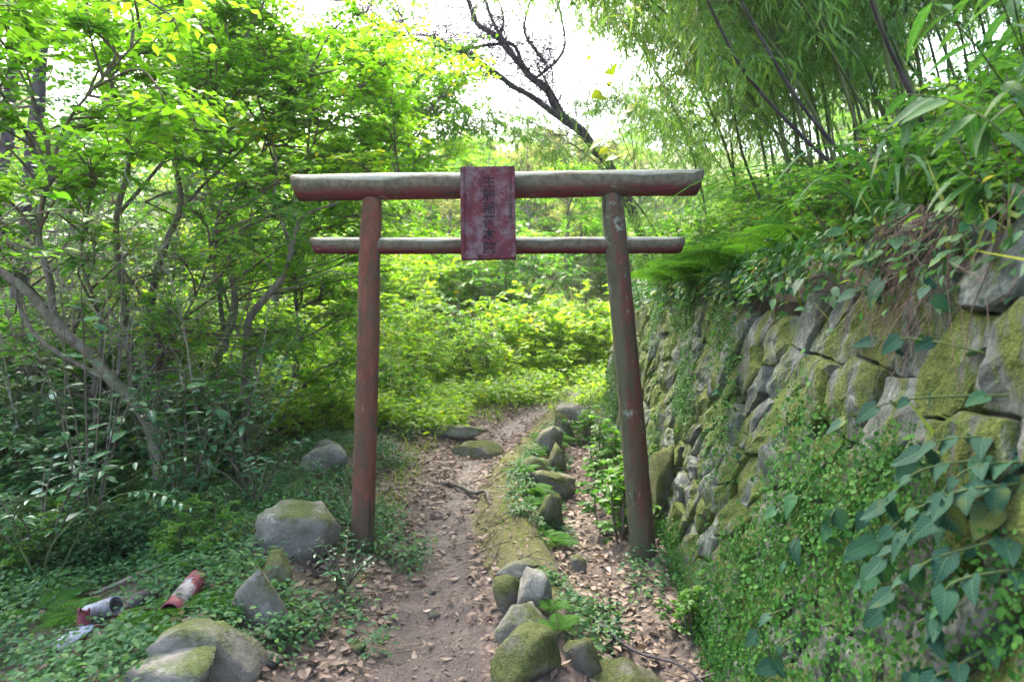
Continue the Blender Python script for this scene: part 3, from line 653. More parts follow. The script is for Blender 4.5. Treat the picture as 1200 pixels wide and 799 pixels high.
tree('broadleaf_tree', 'twisting tree between the slender tree and the forked trees', b,
     [([b] + pl(6.6, (176, 430), (178, 350), (195, 285), (212, 238), (204, 160), (235, 60), (230, -60)), .058, .025), (pl(6.6, (208, 250), (240, 215), (300, 160), (360, 90)), .024, .009)],
     clus(33, (150, 440), (-60, 190), (6.0, 8.0), (.6, .6, .2)), 19, 12, .08, 'canopy', 'bark')
b = P(255, 548, 7.0); b[2] = ground_at(255, 7.0)
tree('forked_tree', 'mossy forked tree with a curving U shaped limb', b,
     [([b] + pl(7.0, (250, 470), (254, 425), (264, 402), (262, 388)), .062, .048), (pl(7.0, (262, 392), (256, 350), (252, 300), (254, 268), (240, 200), (235, 130)), .034, .014),
      (pl(7.0, (262, 394), (272, 370), (272, 335), (268, 300), (262, 262), (246, 240), (200, 226), (170, 236)), .052, .016), (pl(7.0, (262, 258), (285, 232), (310, 170), (330, 80)), .028, .010),
      (pl(7.0, (256, 320), (264, 350), (272, 375), (280, 392)), .022, .015)],
     clus(32, (210, 470), (20, 330), (6.4, 8.4), (.6, .6, .22)), 19, 12, .08, 'canopy', 'bark')
b = P(285, 545, 6.4); b[2] = ground_at(285, 6.4)
tree('forked_tree', 'pale curved tree leaning towards the left end of the gate beam', b,
     [([b] + pl(6.4, (286, 460), (288, 400), (292, 372), (312, 346), (334, 322), (343, 292)), .062, .036), (pl(6.4, (342, 296), (331, 262), (321, 236), (324, 185), (300, 100), (310, 20)), .028, .010),
      (pl(6.4, (342, 294), (349, 262), (362, 250), (395, 238), (440, 215), (500, 205)), .026, .008), (pl(6.4, (348, 266), (344, 238), (360, 180), (420, 110)), .018, .007),
      (pl(6.4, (331, 264), (345, 225), (352, 190)), .012, .006), (pl(6.4, (322, 340), (350, 335), (390, 318), (430, 330)), .012, .005)],
     clus(33, (290, 480), (60, 230), (5.8, 8.0), (.55, .55, .2)), 19, 12, .078, 'canopy', 'palebark')
b = P(120, 570, 5.6); b[2] = ground_at(120, 5.6)
tree('understory_tree', 'thin twiggy understory tree filling the left thicket', b, [([b] + pl(5.6, (110, 470), (118, 380), (95, 300), (110, 220)), .03, .012), ([b] + pl(5.6, (150, 480), (200, 400), (240, 320), (255, 250)), .022, .008), (pl(5.6, (112, 430), (60, 360), (20, 330)), .016, .006)],
     clus(54, (-60, 345), (200, 470), (4.9, 6.6), (.42, .42, .22)), 14, 9, .07, 'mid', 'bark')
b = P(330, 560, 7.2); b[2] = ground_at(330, 7.2)
tree('understory_tree', 'thin light green understory tree between the pale curved tree and the left post', b, [([b] + pl(7.2, (335, 480), (350, 400), (345, 330), (370, 270)), .025, .010), ([b] + pl(7.2, (310, 470), (290, 380), (300, 300)), .02, .008)],
     clus(44, (240, 425), (230, 470), (6.4, 8.4), (.45, .45, .22)), 14, 9, .08, 'canopy', 'palebark')
# trees that stand just outside the frame, their crowns over the path
b = (-3.6, 2.2, hz(-3.6, 2.2))
tree('overhanging_tree', 'bright leaved tree whose crown reaches in at the upper left corner', b,
     [([b, (-3.4, 2.3, 1.5), (-3.1, 2.6, 3.0), (-2.6, 3.0, 4.2), (-1.8, 3.4, 5.3)], .11, .05), ([(-3.2, 2.5, 2.6), (-2.6, 3.4, 3.2), (-2.0, 4.4, 3.5)], .05, .02), ([(-2.8, 2.8, 3.8), (-1.6, 2.2, 5.0), (-.4, 1.6, 5.6)], .05, .02)],
     clus(13, (-120, 260), (-150, 40), (3.0, 4.6), (.45, .45, .15)) + [((U(-3.5, 1.2), U(.0, 4.5), U(4.6, 6.2)), (.8, .8, .3)) for _ in range(3)], 14, 11, .075, 'canopy', 'bark')  # the overhead clusters lie out of view, added to shade the foreground
b = (-6.2, 8.5, hz(-6.2, 8.5))
tree('evergreen_tree', 'dark dense evergreen behind the grove on the left', b,
     [([b, (-6.1, 8.6, 2.5), (-5.9, 8.6, 5), (-5.6, 8.8, 8)], .16, .06), ([(-6, 8.6, 3.4), (-4.8, 9, 4.6), (-3.8, 9.4, 5.2)], .06, .02)],
     clus(34, (-120, 300), (-60, 330), (8.0, 11.0), (.9, .9, .5)), 18, 12, .10, 'dark', 'darkbark', br=.02)
b = (-9.5, 12.5, hz(-9.5, 12.5))
tree('evergreen_tree', 'tall shadowy evergreen filling the gap at the far left', b,
     [([b, (-9.4, 12.5, 3.5), (-9, 12.5, 7), (-8.6, 12.6, 10)], .2, .08)],
     clus(36, (-140, 200), (-40, 420), (11.5, 14.5), (1.1, 1.1, .7)), 18, 12, .12, 'dark', 'darkbark', br=.025)
b = (-4.2, 12, hz(-4.2, 12))
tree('broadleaf_tree', 'sunlit light green tree behind the left gate post', b,
     [([b, (-4.1, 12, 2.0), (-3.6, 12.2, 3.6), (-3.0, 12.4, 5.4)], .11, .04), ([(-4, 12.1, 2.4), (-2.9, 11.8, 3.4), (-2.0, 11.6, 3.9)], .05, .02)],
     clus(46, (270, 520), (30, 330), (10.5, 14), (.8, .8, .35)) + clus(34, (430, 550), (60, 215), (10.5, 13), (.8, .8, .35)), 24, 11, .10, 'canopy', 'palebark')
b = (-7.5, 17, hz(-7.5, 17))
tree('broadleaf_tree', 'tall pale green tree rising above the left grove', b,
     [([b, (-7.3, 17, 5), (-6.6, 17, 8), (-6, 17, 11)], .2, .07)], clus(50, (120, 500), (-60, 300), (15, 20), (1.3, 1.3, .7)), 17, 11, .14, 'mid', 'bark', br=.03)

# leafless dark tree against the white sky
b = (3.2, 13.0, hz(3.2, 13))
dt = thing('bare_tree', 'leafless dark tree leaning across the white sky above the gate', 'tree', b)
g = G()
main = [([b, (2.6, 13, 2.6)] + pl(13, (722, 205), (690, 165), (652, 128), (640, 105), (612, 78), (585, 45), (560, 28), (548, 0), (530, -50)), .105, .036),
        (pl(13, (690, 165), (645, 130), (600, 100), (575, 82), (545, 62), (490, 48), (440, 28), (405, 0), (380, -30)), .065, .02),
        (pl(13, (640, 105), (600, 62), (575, 18), (560, -30)), .05, .02), (pl(13, (545, 62), (530, 55), (500, 42), (450, 45)), .035, .012),
        (pl(13, (612, 78), (600, 52), (560, 55), (530, 62), (500, 85)), .04, .012), (pl(13, (640, 75), (615, 40), (622, 0)), .035, .015), (pl(13, (600, 100), (570, 85), (535, 92), (505, 96)), .03, .01),
        (pl(13, (585, 45), (590, 20), (580, -10)), .03, .012), (pl(13, (440, 28), (420, 50), (400, 60)), .025, .008), (pl(13, (480, 42), (470, 20), (460, -10)), .02, .008),
        (pl(13, (625, 95), (660, 60), (655, 10), (640, -30)), .03, .012), (pl(13, (668, 145), (640, 95), (625, 70)), .025, .01)]
sk = np.vstack([limb(g, p_, r0, r1, 8) for p_, r0, r1 in main])
A = sk[R.integers(0, len(sk), 800)]; A = A[A[:, 2] > 3.6]; B = A + ball(len(A)) * np.array([1.4, .9, .9]) + np.array([-.2, 0, .15])
g.add(*thin(A, (A + B) / 2 + ball(len(A)) * .12, B, .008, .003)); A2 = np.concatenate([A * .4 + B * .6, B * .8 + A * .2, A * .6 + B * .4]); B2 = A2 + ball(len(A2)) * .55
g.add(*thin(A2, (A2 + B2) / 2 + ball(len(A2)) * .05, B2, .006, .003)); part('trunk', g, M['darkbark'], dt)
b = (.9, 30, hz(.9, 30))

# shrubs: a few of each kind, then copies
def shrub_mesh(n, h, r, leaf, nl=9, nt_=9, size=.09, tmpl=L_QUAD, **kw):
    fo, stg = G(), G(); A, B, TN = [], [], []
    for _ in range(n):
        an, rr = U(0, 2 * PI), r * math.sqrt(U(0, 1)); top = np.array([rr * math.cos(an), rr * math.sin(an), h * U(.55, 1.05) * (1 - .35 * (rr / r) ** 2)])
        base = np.array([top[0] * .2, top[1] * .2, -.08]); mid = (base + top) / 2 + np.array([top[0] * .12, top[1] * .12, 0]) + ball(1)[0] * .08
        q = spl([base, mid, top], 5); stg.add(*tube(q, np.linspace(.011, .003, len(q)), 5)); f = R.integers(len(q) // 3, len(q), nt_)
        A.append(q[f]); B.append(q[f] + ball(nt_) * np.array([.32, .32, .16]) * (r / .8) + np.array([top[0], top[1], .1]) * .15); TN.append(np.full(nt_, U(.1, .85)))
    twigs(fo, np.concatenate(A), np.concatenate(B), nl, size, tmpl, tint=np.concatenate(TN), ra=.003, **kw)
    return fo.mesh('foliage', [M[leaf], M['twig']]), stg.mesh('stems', M['twig'])
def shrub(name, label, cat, group, *a, **k):
    f, s_ = shrub_mesh(*a, **k); t = thing(name, label, cat, (0, 0, 0), group); obj('foliage', f, t); obj('stems', s_, t); return Repeat(t)
lime = [shrub('yellow_green_shrub', 'yellow green leafy shrub in the sunlit clearing beyond the gate', 'shrub', 'yellow green shrubs in the clearing', 20, 1.35, .85, 'lime', size=.125, nt_=11) for _ in range(3)]
limed = shrub('yellow_green_shrub', 'x', 'shrub', 'yellow green shrubs in the clearing', 18, 1.4, .8, 'mid', size=.10, nt_=9)
spots = [(330, 7.4, .6), (372, 7.2, .55), (402, 7.9, .6), (350, 8.3, .7), (312, 8.6, .7), (425, 7.4, .42), (298, 7.6, .6), (300, 10.5, 1.1), (250, 11.5, 1.2), (200, 11, 1.1), (140, 12, 1.2), (330, 12.5, 1.2), (80, 11.5, 1.1), (280, 13.5, 1.3), (720, 13.5, 1.1), (750, 15, 1.3), (400, 13, 1.2), (440, 14.5, 1.3), (470, 12.5, 1.0), (510, 13.2, 1.1), (552, 11.9, 1.08), (590, 12.6, 1.12), (628, 12.9, 1.05), (668, 13.3, 1.05), (540, 14.3, 1.2), (610, 14.6, 1.15), (480, 11.2, .8), (452, 10.2, .85), (430, 11.4, 1.0), (395, 10.6, 1.0), (360, 10.2, 1.0), (410, 9.0, .75), (335, 9.2, .85), (375, 8.4, .7), (690, 14.8, 1.0), (500, 10.6, .7), (455, 8.6, .55), (570, 11.2, .7), (640, 11.9, .8)]
for i, (px, Y, s_) in enumerate(spots):
    x = (px - 600) / F_PX * Y; (lime[i % 3] if i % 4 else limed)((x, Y, hz(x, Y)), U(0, 6), s_ * U(.8, 1.1))
mid = [shrub('green_shrub', 'mid green leafy shrub in the undergrowth of the left grove', 'shrub', 'undergrowth shrubs of the left grove', 28, 1.3, .8, 'mid', size=.085, nt_=11) for _ in range(3)]
for i in range(24):
    px, Y = U(-60, 285), U(6.2, 9.6); x = (px - 600) / F_PX * Y; mid[i % 3]((x, Y, hz(x, Y)), U(0, 6), U(.6, 1.05))
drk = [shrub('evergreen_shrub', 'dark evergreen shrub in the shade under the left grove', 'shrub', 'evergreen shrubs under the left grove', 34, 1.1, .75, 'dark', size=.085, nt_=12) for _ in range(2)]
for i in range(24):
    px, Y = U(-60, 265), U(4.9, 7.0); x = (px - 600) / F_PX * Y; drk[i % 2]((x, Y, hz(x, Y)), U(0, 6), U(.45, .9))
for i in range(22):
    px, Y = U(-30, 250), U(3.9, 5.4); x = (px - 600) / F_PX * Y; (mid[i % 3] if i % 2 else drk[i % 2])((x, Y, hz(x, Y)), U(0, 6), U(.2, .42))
bank = [shrub('bank_shrub', 'green leafy shrub on the bank above the stone wall', 'shrub', 'shrubs on the bank above the wall', 20, 1.1, .8, 'mid', size=.08) for _ in range(3)]
for i in range(45):
    Y = U(2.6, 12.5); x = wall_x(Y) + .8 + 3.8 * U(0, 1) ** 1.4 ; bank[i % 3]((x, Y, hz(x, Y) - .05), U(0, 6), U(.45, .85))
for i in range(9):
    Y = 1.9 + .17 * i; x = wall_x(Y) + U(.75, 1.5); bank[i % 3]((x, Y, hz(x, Y) - .05), U(0, 6), U(.32, .55))
hill = [shrub('hillside_bush', 'pale sunlit bush on the hillside beyond the clearing', 'bush', 'bushes on the far hillside', 26, 2.0, 1.5, 'lime', size=.17, nt_=12) for _ in range(2)] + [shrub('hillside_bush', 'pale sunlit bush on the hillside beyond the clearing', 'bush', 'bushes on the far hillside', 26, 2.2, 1.5, 'mid', size=.17, nt_=12)]
for i in range(90):
    px, Y = U(-50, 1000), U(16, 44); x = (px - 600) / F_PX * Y; hill[i % 3]((x, Y, hz(x, Y) - .1), U(0, 6), U(.7, 1.3))
# trees along the crest and flanks of the far hillside
def wood_tree(h, leaf, lab):
    t = thing('hillside_tree', lab, 'tree', (0, 0, 0), 'trees on the far hillside'); g = G(); sk = [limb(g, [(0, 0, -.3), (.1, 0, h * .4), (-.1, .1, h * .7), (0, 0, h)], h * .022, h * .006)]
    for q in range(9):
        a, z = U(0, 6.3), h * U(.35, .8); sk.append(limb(g, [(0, 0, z), (math.cos(a) * h * .12, math.sin(a) * h * .12, z + h * .08), (math.cos(a) * h * .25, math.sin(a) * h * .25, z + h * .13)], h * .008, h * .003, 5))
    obj('trunk', g.mesh('trunk', M['palebark']), t); sk = np.vstack(sk)
    cl = [(np.array([math.cos(a) * r_, math.sin(a) * r_, z]), (h * .11, h * .11, h * .06)) for a, r_, z in zip(U(0, 6.3, 40), h * .3 * np.sqrt(U(0, 1, 40)), h * U(.35, 1.02, 40))]
    obj('crown', crown_mesh(sk, cl, 14, 10, h * .026, L_QUAD, leaf, 'twig', h * .004).mesh('crown', [M[leaf], M['twig']]), t); return Repeat(t)
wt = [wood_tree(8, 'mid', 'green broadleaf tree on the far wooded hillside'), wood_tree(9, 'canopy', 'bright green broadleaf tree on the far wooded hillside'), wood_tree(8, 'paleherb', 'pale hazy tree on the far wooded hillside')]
for i in range(120):
    Y = U(26, 62) if i < 60 else U(62, 100); px = U(-100, 1250) if i % 3 else U(480, 760)
    if 520 < px < 720 and Y < 60: Y = U(62, 90)
    x = (px - 600) / F_PX * Y; wt[i % 3]((x, Y, hz(x, Y) - .2), U(0, 6), U(.28, .5) if 470 < px < 760 else U(.6, 1.1))

for i in range(22):
    px, Y = U(520, 730), U(33, 46); x = (px - 600) / F_PX * Y; wt[(2, 2, 1)[i % 3]]((x, Y, hz(x, Y) - .2), U(0, 6), U(.42, .66))
for i in range(14):
    px, Y = 500 + 17 * i + U(-8, 8), U(22, 31); x = (px - 600) / F_PX * Y; wt[i % 3]((x, Y, hz(x, Y) - .2), U(0, 6), U(.36, .52))
# bamboo on the bank, arching over to the left
def bamboo(hh, lean, seed):
    t = thing('bamboo', 'arching bamboo with drooping leaf sprays on the right bank', 'bamboo', (0, 0, 0), 'bamboo on the right bank')
    g, fo = G(), G(); q = spl([(0, 0, -.2), (-lean * .12, 0, hh * .35), (-lean * .4, .05, hh * .68), (-lean * .78, 0, hh * .9), (-lean * 1.15, -.05, hh * .93)], 9)
    r = np.linspace(.017, .004, len(q)); r[::3] *= 1.18; g.add(*tube(q, r, 7)); obj('culm', g.mesh('culm', M['culm']), t)
    A, B = [], []
    for k_ in range(len(q) // 4, len(q)):
        for _ in range(5):
            d = unit(ball(1)[0] * np.array([1, 1, .35]) + np.array([-.25, 0, .1])); b1 = q[k_] + d * U(.35, .8) + np.array([0, 0, -.1])
            fo.add(*thin(q[k_:k_ + 1], (q[k_:k_ + 1] + b1) / 2 + np.array([[0, 0, .1]]), b1[None], .004, .002), .5, 1)
            for f in (.45, .7, .9, 1.0):
                a = q[k_] * (1 - f) + b1 * f; A.append(a); B.append(a + ball(1)[0] * .2 + np.array([-.04, 0, -.13]))
    twigs(fo, np.array(A), np.array(B), 6, .15, L_BAMB, upw=.8, rnd=.6, side=.65, droop=.5, ra=.002, rb=.001, tint=U(.1, .8, len(A)))
    obj('foliage', fo.mesh('foliage', [M['bamboo'], M['culm']]), t); return Repeat(t)
bb = [bamboo(4.6, 2.2, 0), bamboo(4.0, 2.8, 1), bamboo(5.2, 1.7, 2), bamboo(3.6, 1.9, 3)]
LN = [2.2, 2.8, 1.7, 1.9]
for i, (px, Y) in enumerate([(695, 7.0), (722, 8.2), (705, 9.6), (742, 7.6), (725, 10.6), (755, 9.0)]): bb[i % 4](((px - 600) / F_PX * Y + 1.15 * LN[i % 4], Y, hz((px - 600) / F_PX * Y + 1.15 * LN[i % 4], Y)), U(-.15, .15), 1.0)
for i in range(36):
    Y = U(5.0, 14.5); s_ = U(.8, 1.15); x = max((.09 + .5 * U(0, 1) ** 1.3) * Y + 1.15 * LN[i % 4] * s_, wall_x(min(Y, 10.4)) + .9); bb[i % 4]((x, Y, hz(x, Y)), U(-.5, .5), s_)
for i, (px, py, Y) in enumerate([(1180, 150, 6.0), (1220, 120, 7.0), (1120, 160, 8.0), (1250, 100, 5.5), (1160, 130, 9.0), (1060, 190, 8.0), (1075, 215, 4.0), (1110, 200, 4.6), (1150, 190, 5.2), (990, 240, 5.4), (1060, 215, 6.0), (1130, 180, 6.5), (940, 250, 4.9), (1018, 232, 4.2), (1040, 240, 4.4), (1030, 225, 5.2), (975, 262, 4.6), (960, 250, 6), (915, 262, 6.5), (880, 262, 7.5), (840, 250, 9), (800, 258, 11)]):
    q = P(px, py, Y); bb[i % 4]((q[0], Y, hz(q[0], Y)), U(-.4, .4), U(.7, .95), (U(-.1, .1), U(-.3, -.05)))

for i, pp_ in enumerate([((1022, 236), (985, 180), (930, 110), (868, 0), (840, -60)), ((1012, 228), (950, 170), (880, 95), (845, 35), (820, -20)), ((1045, 240), (1030, 165), (985, 80), (930, -10)), ((1095, 200), (1075, 130), (1035, 40), (1010, -30)), ((1000, 250), (955, 200), (905, 150), (850, 110)), ((900, 262), (870, 180), (850, 90), (800, -20))]):
    Y = [4.2, 4.3, 4.6, 3.2, 4.4, 6.0][i]; q = pl(Y, *pp_, dy=-.5); b = np.array([q[0][0], q[0][1], hz(q[0][0], q[0][1]) - .05]); q = spl([b] + q, 5); r_ = np.linspace(.016, .006, len(q)) * (1.0 if i != 4 else .6); r_[::4] *= 1.15
    t = thing('bare_culm', 'bare bamboo culm leaning left over the bank, ' + ['lowest of the crossing pair', 'upper of the crossing pair', 'behind the crossing pair', 'thin and dark near the upper right corner', 'thin and low above the ferns', 'farthest, above the gate end'][i], 'bamboo culm', tuple(b)); part('culm', G().add(*tube(q, r_, 7)), M['darkbark'] if i in (0, 1, 3) else M['culm'], t)
# ferns
def frond_mesh(L, w_, n=15):
    g = G(); tt = np.linspace(0, 1, 12); q = np.stack([0 * tt, L * (tt * .95), L * (.62 * tt - .85 * tt ** 2)], -1); g.add(*tube(q, np.linspace(.0035, .001, 12), 4), .4, 1)
    t = np.linspace(.16, .99, n); pos = np.stack([np.interp(t, tt, q[:, k_]) for k_ in range(3)], -1); ln = w_ * np.sin(PI * (.12 + .86 * t) ** .8) * .5 + .01
    for s_ in (-1, 1):
        for sub in range(5):                         # pinnae cut into lobes
            base = pos + np.stack([s_ * ln * (sub + .4) * .19, ln * sub * .055, -ln * sub * .05], -1)
            for s2 in (-1, 1):
                d = np.tile([s_ * .6, .62 * s2 + .2, -.15], (n, 1)); scatter(g, L_QUAD, base, d, np.tile([0, -.2, 1.], (n, 1)), ln * (.38 - .04 * sub), U(.2, .9, n), .62)
        d = np.tile([s_ * 1., .30, -.25], (n, 1)); scatter(g, L_QUAD, pos, d, np.tile([0, -.2, 1.], (n, 1)), ln * 1.12, U(.2, .9, n), .12)
    return g.mesh('frond', [M['fern'], M['stem']])
fm = [frond_mesh(.5, .26), frond_mesh(.42, .2)]
def fern(label, group, nf, up_, sec=(0, 2 * PI)):
    t = thing('fern', label, 'fern', (0, 0, 0), group)
    for k_ in range(nf):
        o = obj('frond', fm[k_ % 2], t); o.rotation_euler = (U(*up_), U(-.2, .2), sec[0] + (k_ + .5) * (sec[1] - sec[0]) / nf + U(-.3, .3)); s_ = U(.75, 1.1); o.scale = (s_, s_, s_)
    return Repeat(t)
fA = fern('bright green fern hanging over the top of the stone wall', 'ferns on the wall top', 8, (.05, 1.0), (-.3, PI + .3))
for i in range(18):
    Y = U(3.2, 6.6); x = wall_x(Y) + .36 + U(0, .25); fA((x, Y, max(hz(x, Y), 1.62) + .10), U(-.5, .5), U(.8, 1.2))
fB = fern('small green fern growing along the mossy ridge', 'ferns along the ridge', 7, (.1, .7))
for i in range(30):
    Y = U(4.4, 8.2); x = ridge_x(Y) + U(.1, .26); fB((x, Y, hz(x, Y)), U(0, 6), U(.28, .5))
for px, Y, s_, lb in [(655, 3.05, .3, 'small fern sprouting beside the round mossy boulder'), (870, 2.6, .45, 'light green fern at the bottom edge by the wall foot'), (648, 3.2, .26, 'tiny fern between the mossy boulders')]:
    x = (px - 600) / F_PX * Y; o = fB((x, Y, hz(x, Y) + .03), U(0, 6), s_, label=lb); 
    if 'group' in o: del o['group']
fC = fern('low fern in the shaded undergrowth on the left bank', 'ferns in the left undergrowth', 7, (.0, .6))
for i in range(44):
    Y = U(2.8, 6); x = U(-.85 * Y, -1.3); fC((x, Y, hz(x, Y)), U(0, 6), U(.25, .7))

# plants whose single leaves can be told apart: every leaf an object
def blade_leaf(name, L, W, heart=0., curl=.12, n=7, mat='broad'):
    g = G(); t = np.linspace(0, 1, n); wv = W * (np.sin(PI * np.clip(t, 0, 1) ** (.62 - .18 * heart)) ** (.8)) * .5; wv[-1] = 0
    if heart: wv[0] = W * .22
    rows = []
    for k_ in range(n):
        y = t[k_] * L; z = -curl * L * t[k_] ** 2
        for f in (-1, -.5, 0, .5, 1): rows.append((f * wv[k_], y - (heart * .16 * L * abs(f) if k_ == 0 else 0) + (-.0), z + abs(f) * wv[k_] * .32 - (f * f) * wv[k_] * .12))
    a, b_ = np.meshgrid(np.arange(n - 1), np.arange(4), indexing='ij'); F = np.stack([a * 5 + b_, a * 5 + b_ + 1, (a + 1) * 5 + b_ + 1, (a + 1) * 5 + b_], -1).reshape(-1, 4)
    g.add(rows, F, .5); return g.mesh(name, M[mat])
def put_leaf(me, pos, d, nrm, s_, parent):
    o = obj('leaf', me, parent); y = Vector(d).normalized(); z = Vector(nrm); z = (z - y * z.dot(y)).normalized(); x = y.cross(z)
    m = Matrix((x, y, z)).transposed().to_4x4(); m.translation = Vector(pos) - parent.location; o.matrix_basis = m @ Matrix.Scale(s_, 4); return o
def leafy(name, label, cat, base, stems, nleaf, me, size, mat='stem', r=.004, hang=.3, side=1.0, t0=.25, upn=(0, 0, 1), group=None):
    t = thing(name, label, cat, tuple(base), group); g = G()
    for s_ in stems:
        q = spl(s_, 6); g.add(*tube(q, np.linspace(r, r * .35, len(q)), 5))
        n = nleaf
        for k_ in range(n):
            f = t0 + (1 - t0) * (k_ + U(.2, .8)) / n; x = f * (len(q) - 1); i0 = min(int(x), len(q) - 2); p_ = q[i0] + (q[i0 + 1] - q[i0]) * (x - i0)
            ax = unit(q[i0 + 1] - q[i0]); lat = unit(np.cross(ax, UP) + 1e-4) * (1 if k_ % 2 else -1)
            d = ax * U(.3, .7) + lat * side * U(.7, 1.1) - UP * hang * U(.4, 1.4) + R.normal(size=3) * .15
            put_leaf(me[k_ % len(me)], p_, d, np.array(upn) + R.normal(size=3) * .28, size * U(.5, 1.25), t)
    part('stems', g, M[mat], t); return t
# wall lookup: a point of the wall face that is seen at a pixel
gu, gv = np.meshgrid(np.linspace(.6, 10, 260), np.linspace(0, 1.9, 80), indexing='ij'); WP = wall_pt(gu, gv, .03).reshape(-1, 3); WX, WYp = 600 + WP[:, 0] / WP[:, 1] * F_PX, HOR - (WP[:, 2] - CAM_Z) / WP[:, 1] * F_PX
def on_wall(px, py, out=.0):
    p_ = WP[np.argmin((WX - px) ** 2 + (WYp - py) ** 2)].copy(); return p_ + np.array([-.97, 0, .2]) * out
heart = [blade_leaf('leaf', 1, .82, 1, .14, 8, 'vine'), blade_leaf('leaf', 1, .66, 1, .05, 8, 'vine'), blade_leaf('leaf', 1, .74, 1, .34, 8, 'vine'), blade_leaf('leaf', 1, .60, 1, -.12, 8, 'vine'), blade_leaf('leaf', 1, .78, 1, .24, 8, 'vine')]
VN = (-.75, -.35, .75)
def vine(label, stems, n, size, **k):
    st_ = [[on_wall(px, py, o if i else -.12) for i, (px, py, o) in enumerate(s_)] for s_ in stems]
    return leafy('broadleaf_vine', label, 'vine', st_[0][0], st_, n, heart, size, hang=.75, upn=VN, t0=.12, **k)
vine('large leaved blue green vine sprawling over the lower right of the wall', [[(1195, 520, .02), (1120, 560, .08), (1080, 595, .1), (1050, 615, .1)], [(1195, 560, .03), (1130, 620, .1), (1090, 660, .12), (1060, 690, .1)], [(1198, 600, .04), (1160, 660, .1), (1110, 700, .12), (1070, 730, .1)],
      [(1198, 640, .03), (1180, 690, .1), (1150, 730, .1), (1140, 760, .1)], [(1198, 545, .02), (1165, 590, .1), (1150, 620, .1)], [(1198, 580, .02), (1130, 590, .07), (1080, 640, .1), (1030, 650, .08)], [(1198, 530, .02), (1160, 560, .06), (1090, 640, .06)], [(1195, 690, .03), (1150, 790, .08), (1110, 799, .08)], [(1190, 500, .03), (1130, 520, .06), (1080, 560, .06)]], 13, .072)
vine('smaller vine with round blue green leaves in mid wall', [[(985, 560, .02), (950, 590, .07), (925, 610, .07)], [(985, 565, .02), (960, 640, .07), (935, 680, .06)], [(990, 570, .02), (1010, 600, .08), (1000, 640, .07)]], 6, .08)
vine('low vine with dark leaves near the bottom of the wall', [[(960, 690, .02), (925, 720, .06), (900, 750, .05)], [(960, 700, .02), (940, 760, .06), (925, 790, .05)]], 5, .065)
vine('vine of pointed leaves trailing across the upper right stones', [[(1195, 455, .02), (1120, 470, .06), (1050, 480, .06), (1000, 500, .05)], [(1190, 430, .02), (1110, 400, .06), (1040, 400, .05)]], 7, .07)
vine('short sprig of pale green leaves high on the wall', [[(1080, 300, .0), (1060, 330, .06), (1020, 350, .06)], [(1100, 310, .0), (1120, 335, .08), (1130, 360, .08)]], 5, .08)
vine('small leafy sprig on the far mossy stones', [[(880, 440, .0), (860, 455, .04), (845, 465, .05)], [(900, 520, 0), (885, 535, .05), (875, 545, .05)]], 4, .06)
lance = [blade_leaf('leaf', 1, .3, 0, .22, 7, 'broad'), blade_leaf('leaf', 1, .24, 0, .35, 7, 'broad')]
def bankplant(label, px, py, Y, stems, n, size, **k):
    b_ = P(px, py, Y); st_ = [[P(x, y, Y + dy) for x, y, dy in s_] for s_ in stems]
    return leafy('broadleaf_shrub', label, 'shrub', st_[0][0], st_, n, lance, size, hang=.8, **k)
bankplant('overhanging shrub with long drooping leaves in the upper right corner', 1215, 250, 1.7, [[(1230, 190, .2), (1190, 120, .1), (1140, 50, 0), (1080, -10, 0)], [(1230, 220, .2), (1180, 160, 0), (1120, 120, .1), (1060, 110, .2)], [(1235, 230, .1), (1200, 60, .1), (1180, -40, 0)],
           [(1230, 240, .1), (1190, 220, 0), (1140, 210, 0), (1110, 190, .1)], [(1240, 150, .1), (1215, 100, 0), (1160, -30, -.1)], [(1235, 200, .3), (1200, 20, .4), (1120, -30, .4)]], 17, .125)
bankplant('second long leaved shrub above the wall behind the corner shrub', 1120, 270, 2.3, [[(1140, 270, .2), (1110, 200, .1), (1060, 150, .2)], [(1150, 270, .1), (1150, 180, .1), (1130, 100, .2)], [(1130, 275, .1), (1070, 240, 0), (1020, 235, .1)], [(1150, 275, .2), (1100, 260, -.1), (1060, 285, -.1)], [(1160, 260, .3), (1190, 150, .3), (1200, 60, .4)]], 14, .115)
pale = [blade_leaf('leaf', 1, .9, 1, .12, 8, 'limeleaf'), blade_leaf('leaf', 1, .8, 1, .25, 8, 'limeleaf')]
b_ = P(728, 235, 5.6); b_[2] = hz(b_[0], 5.6) if hz(b_[0], 5.6) > 0 else b_[2]
leafy('climbing_vine', 'climbing vine with pale yellow green leaves against the bamboo', 'vine', b_, [[P(745, 200, 5.6), P(725, 150, 5.5), P(700, 100, 5.5), P(690, 55, 5.5)], [P(745, 200, 5.6), P(735, 130, 5.4), P(715, 95, 5.4), P(722, 60, 5.4)], [P(745, 200, 5.6), P(720, 180, 5.5), P(700, 165, 5.4)]], 6, pale, .115, hang=.4, upn=(-.2, -.8, .5), r=.003)
ov = [blade_leaf('leaf', 1, .42, 0, .15, 7, 'glossy'), blade_leaf('leaf', 1, .36, 0, .25, 7, 'glossy')]
def gloss(label, px, Y, h, spread, ns, n, size):
    x = (px - 600) / F_PX * Y; b_ = np.array([x, Y, hz(x, Y)]); st_ = []
    for k_ in range(ns):
        a = k_ * 2 * PI / ns + U(-.4, .4); e = b_ + np.array([math.cos(a) * spread * U(.5, 1.1), math.sin(a) * spread * U(.4, 1), h * U(.55, 1.05)]); st_.append([b_, (b_ + e) / 2 + np.array([0, 0, .12 * h]), e])
    return leafy('glossy_shrub', label, 'shrub', b_, st_, n, ov, size, hang=.25, t0=.22, r=.007, mat='twig')
gloss('glossy evergreen shrub with pale shining leaves left of the gate', 215, 4.7, 1.15, .55, 13, 22, .11)
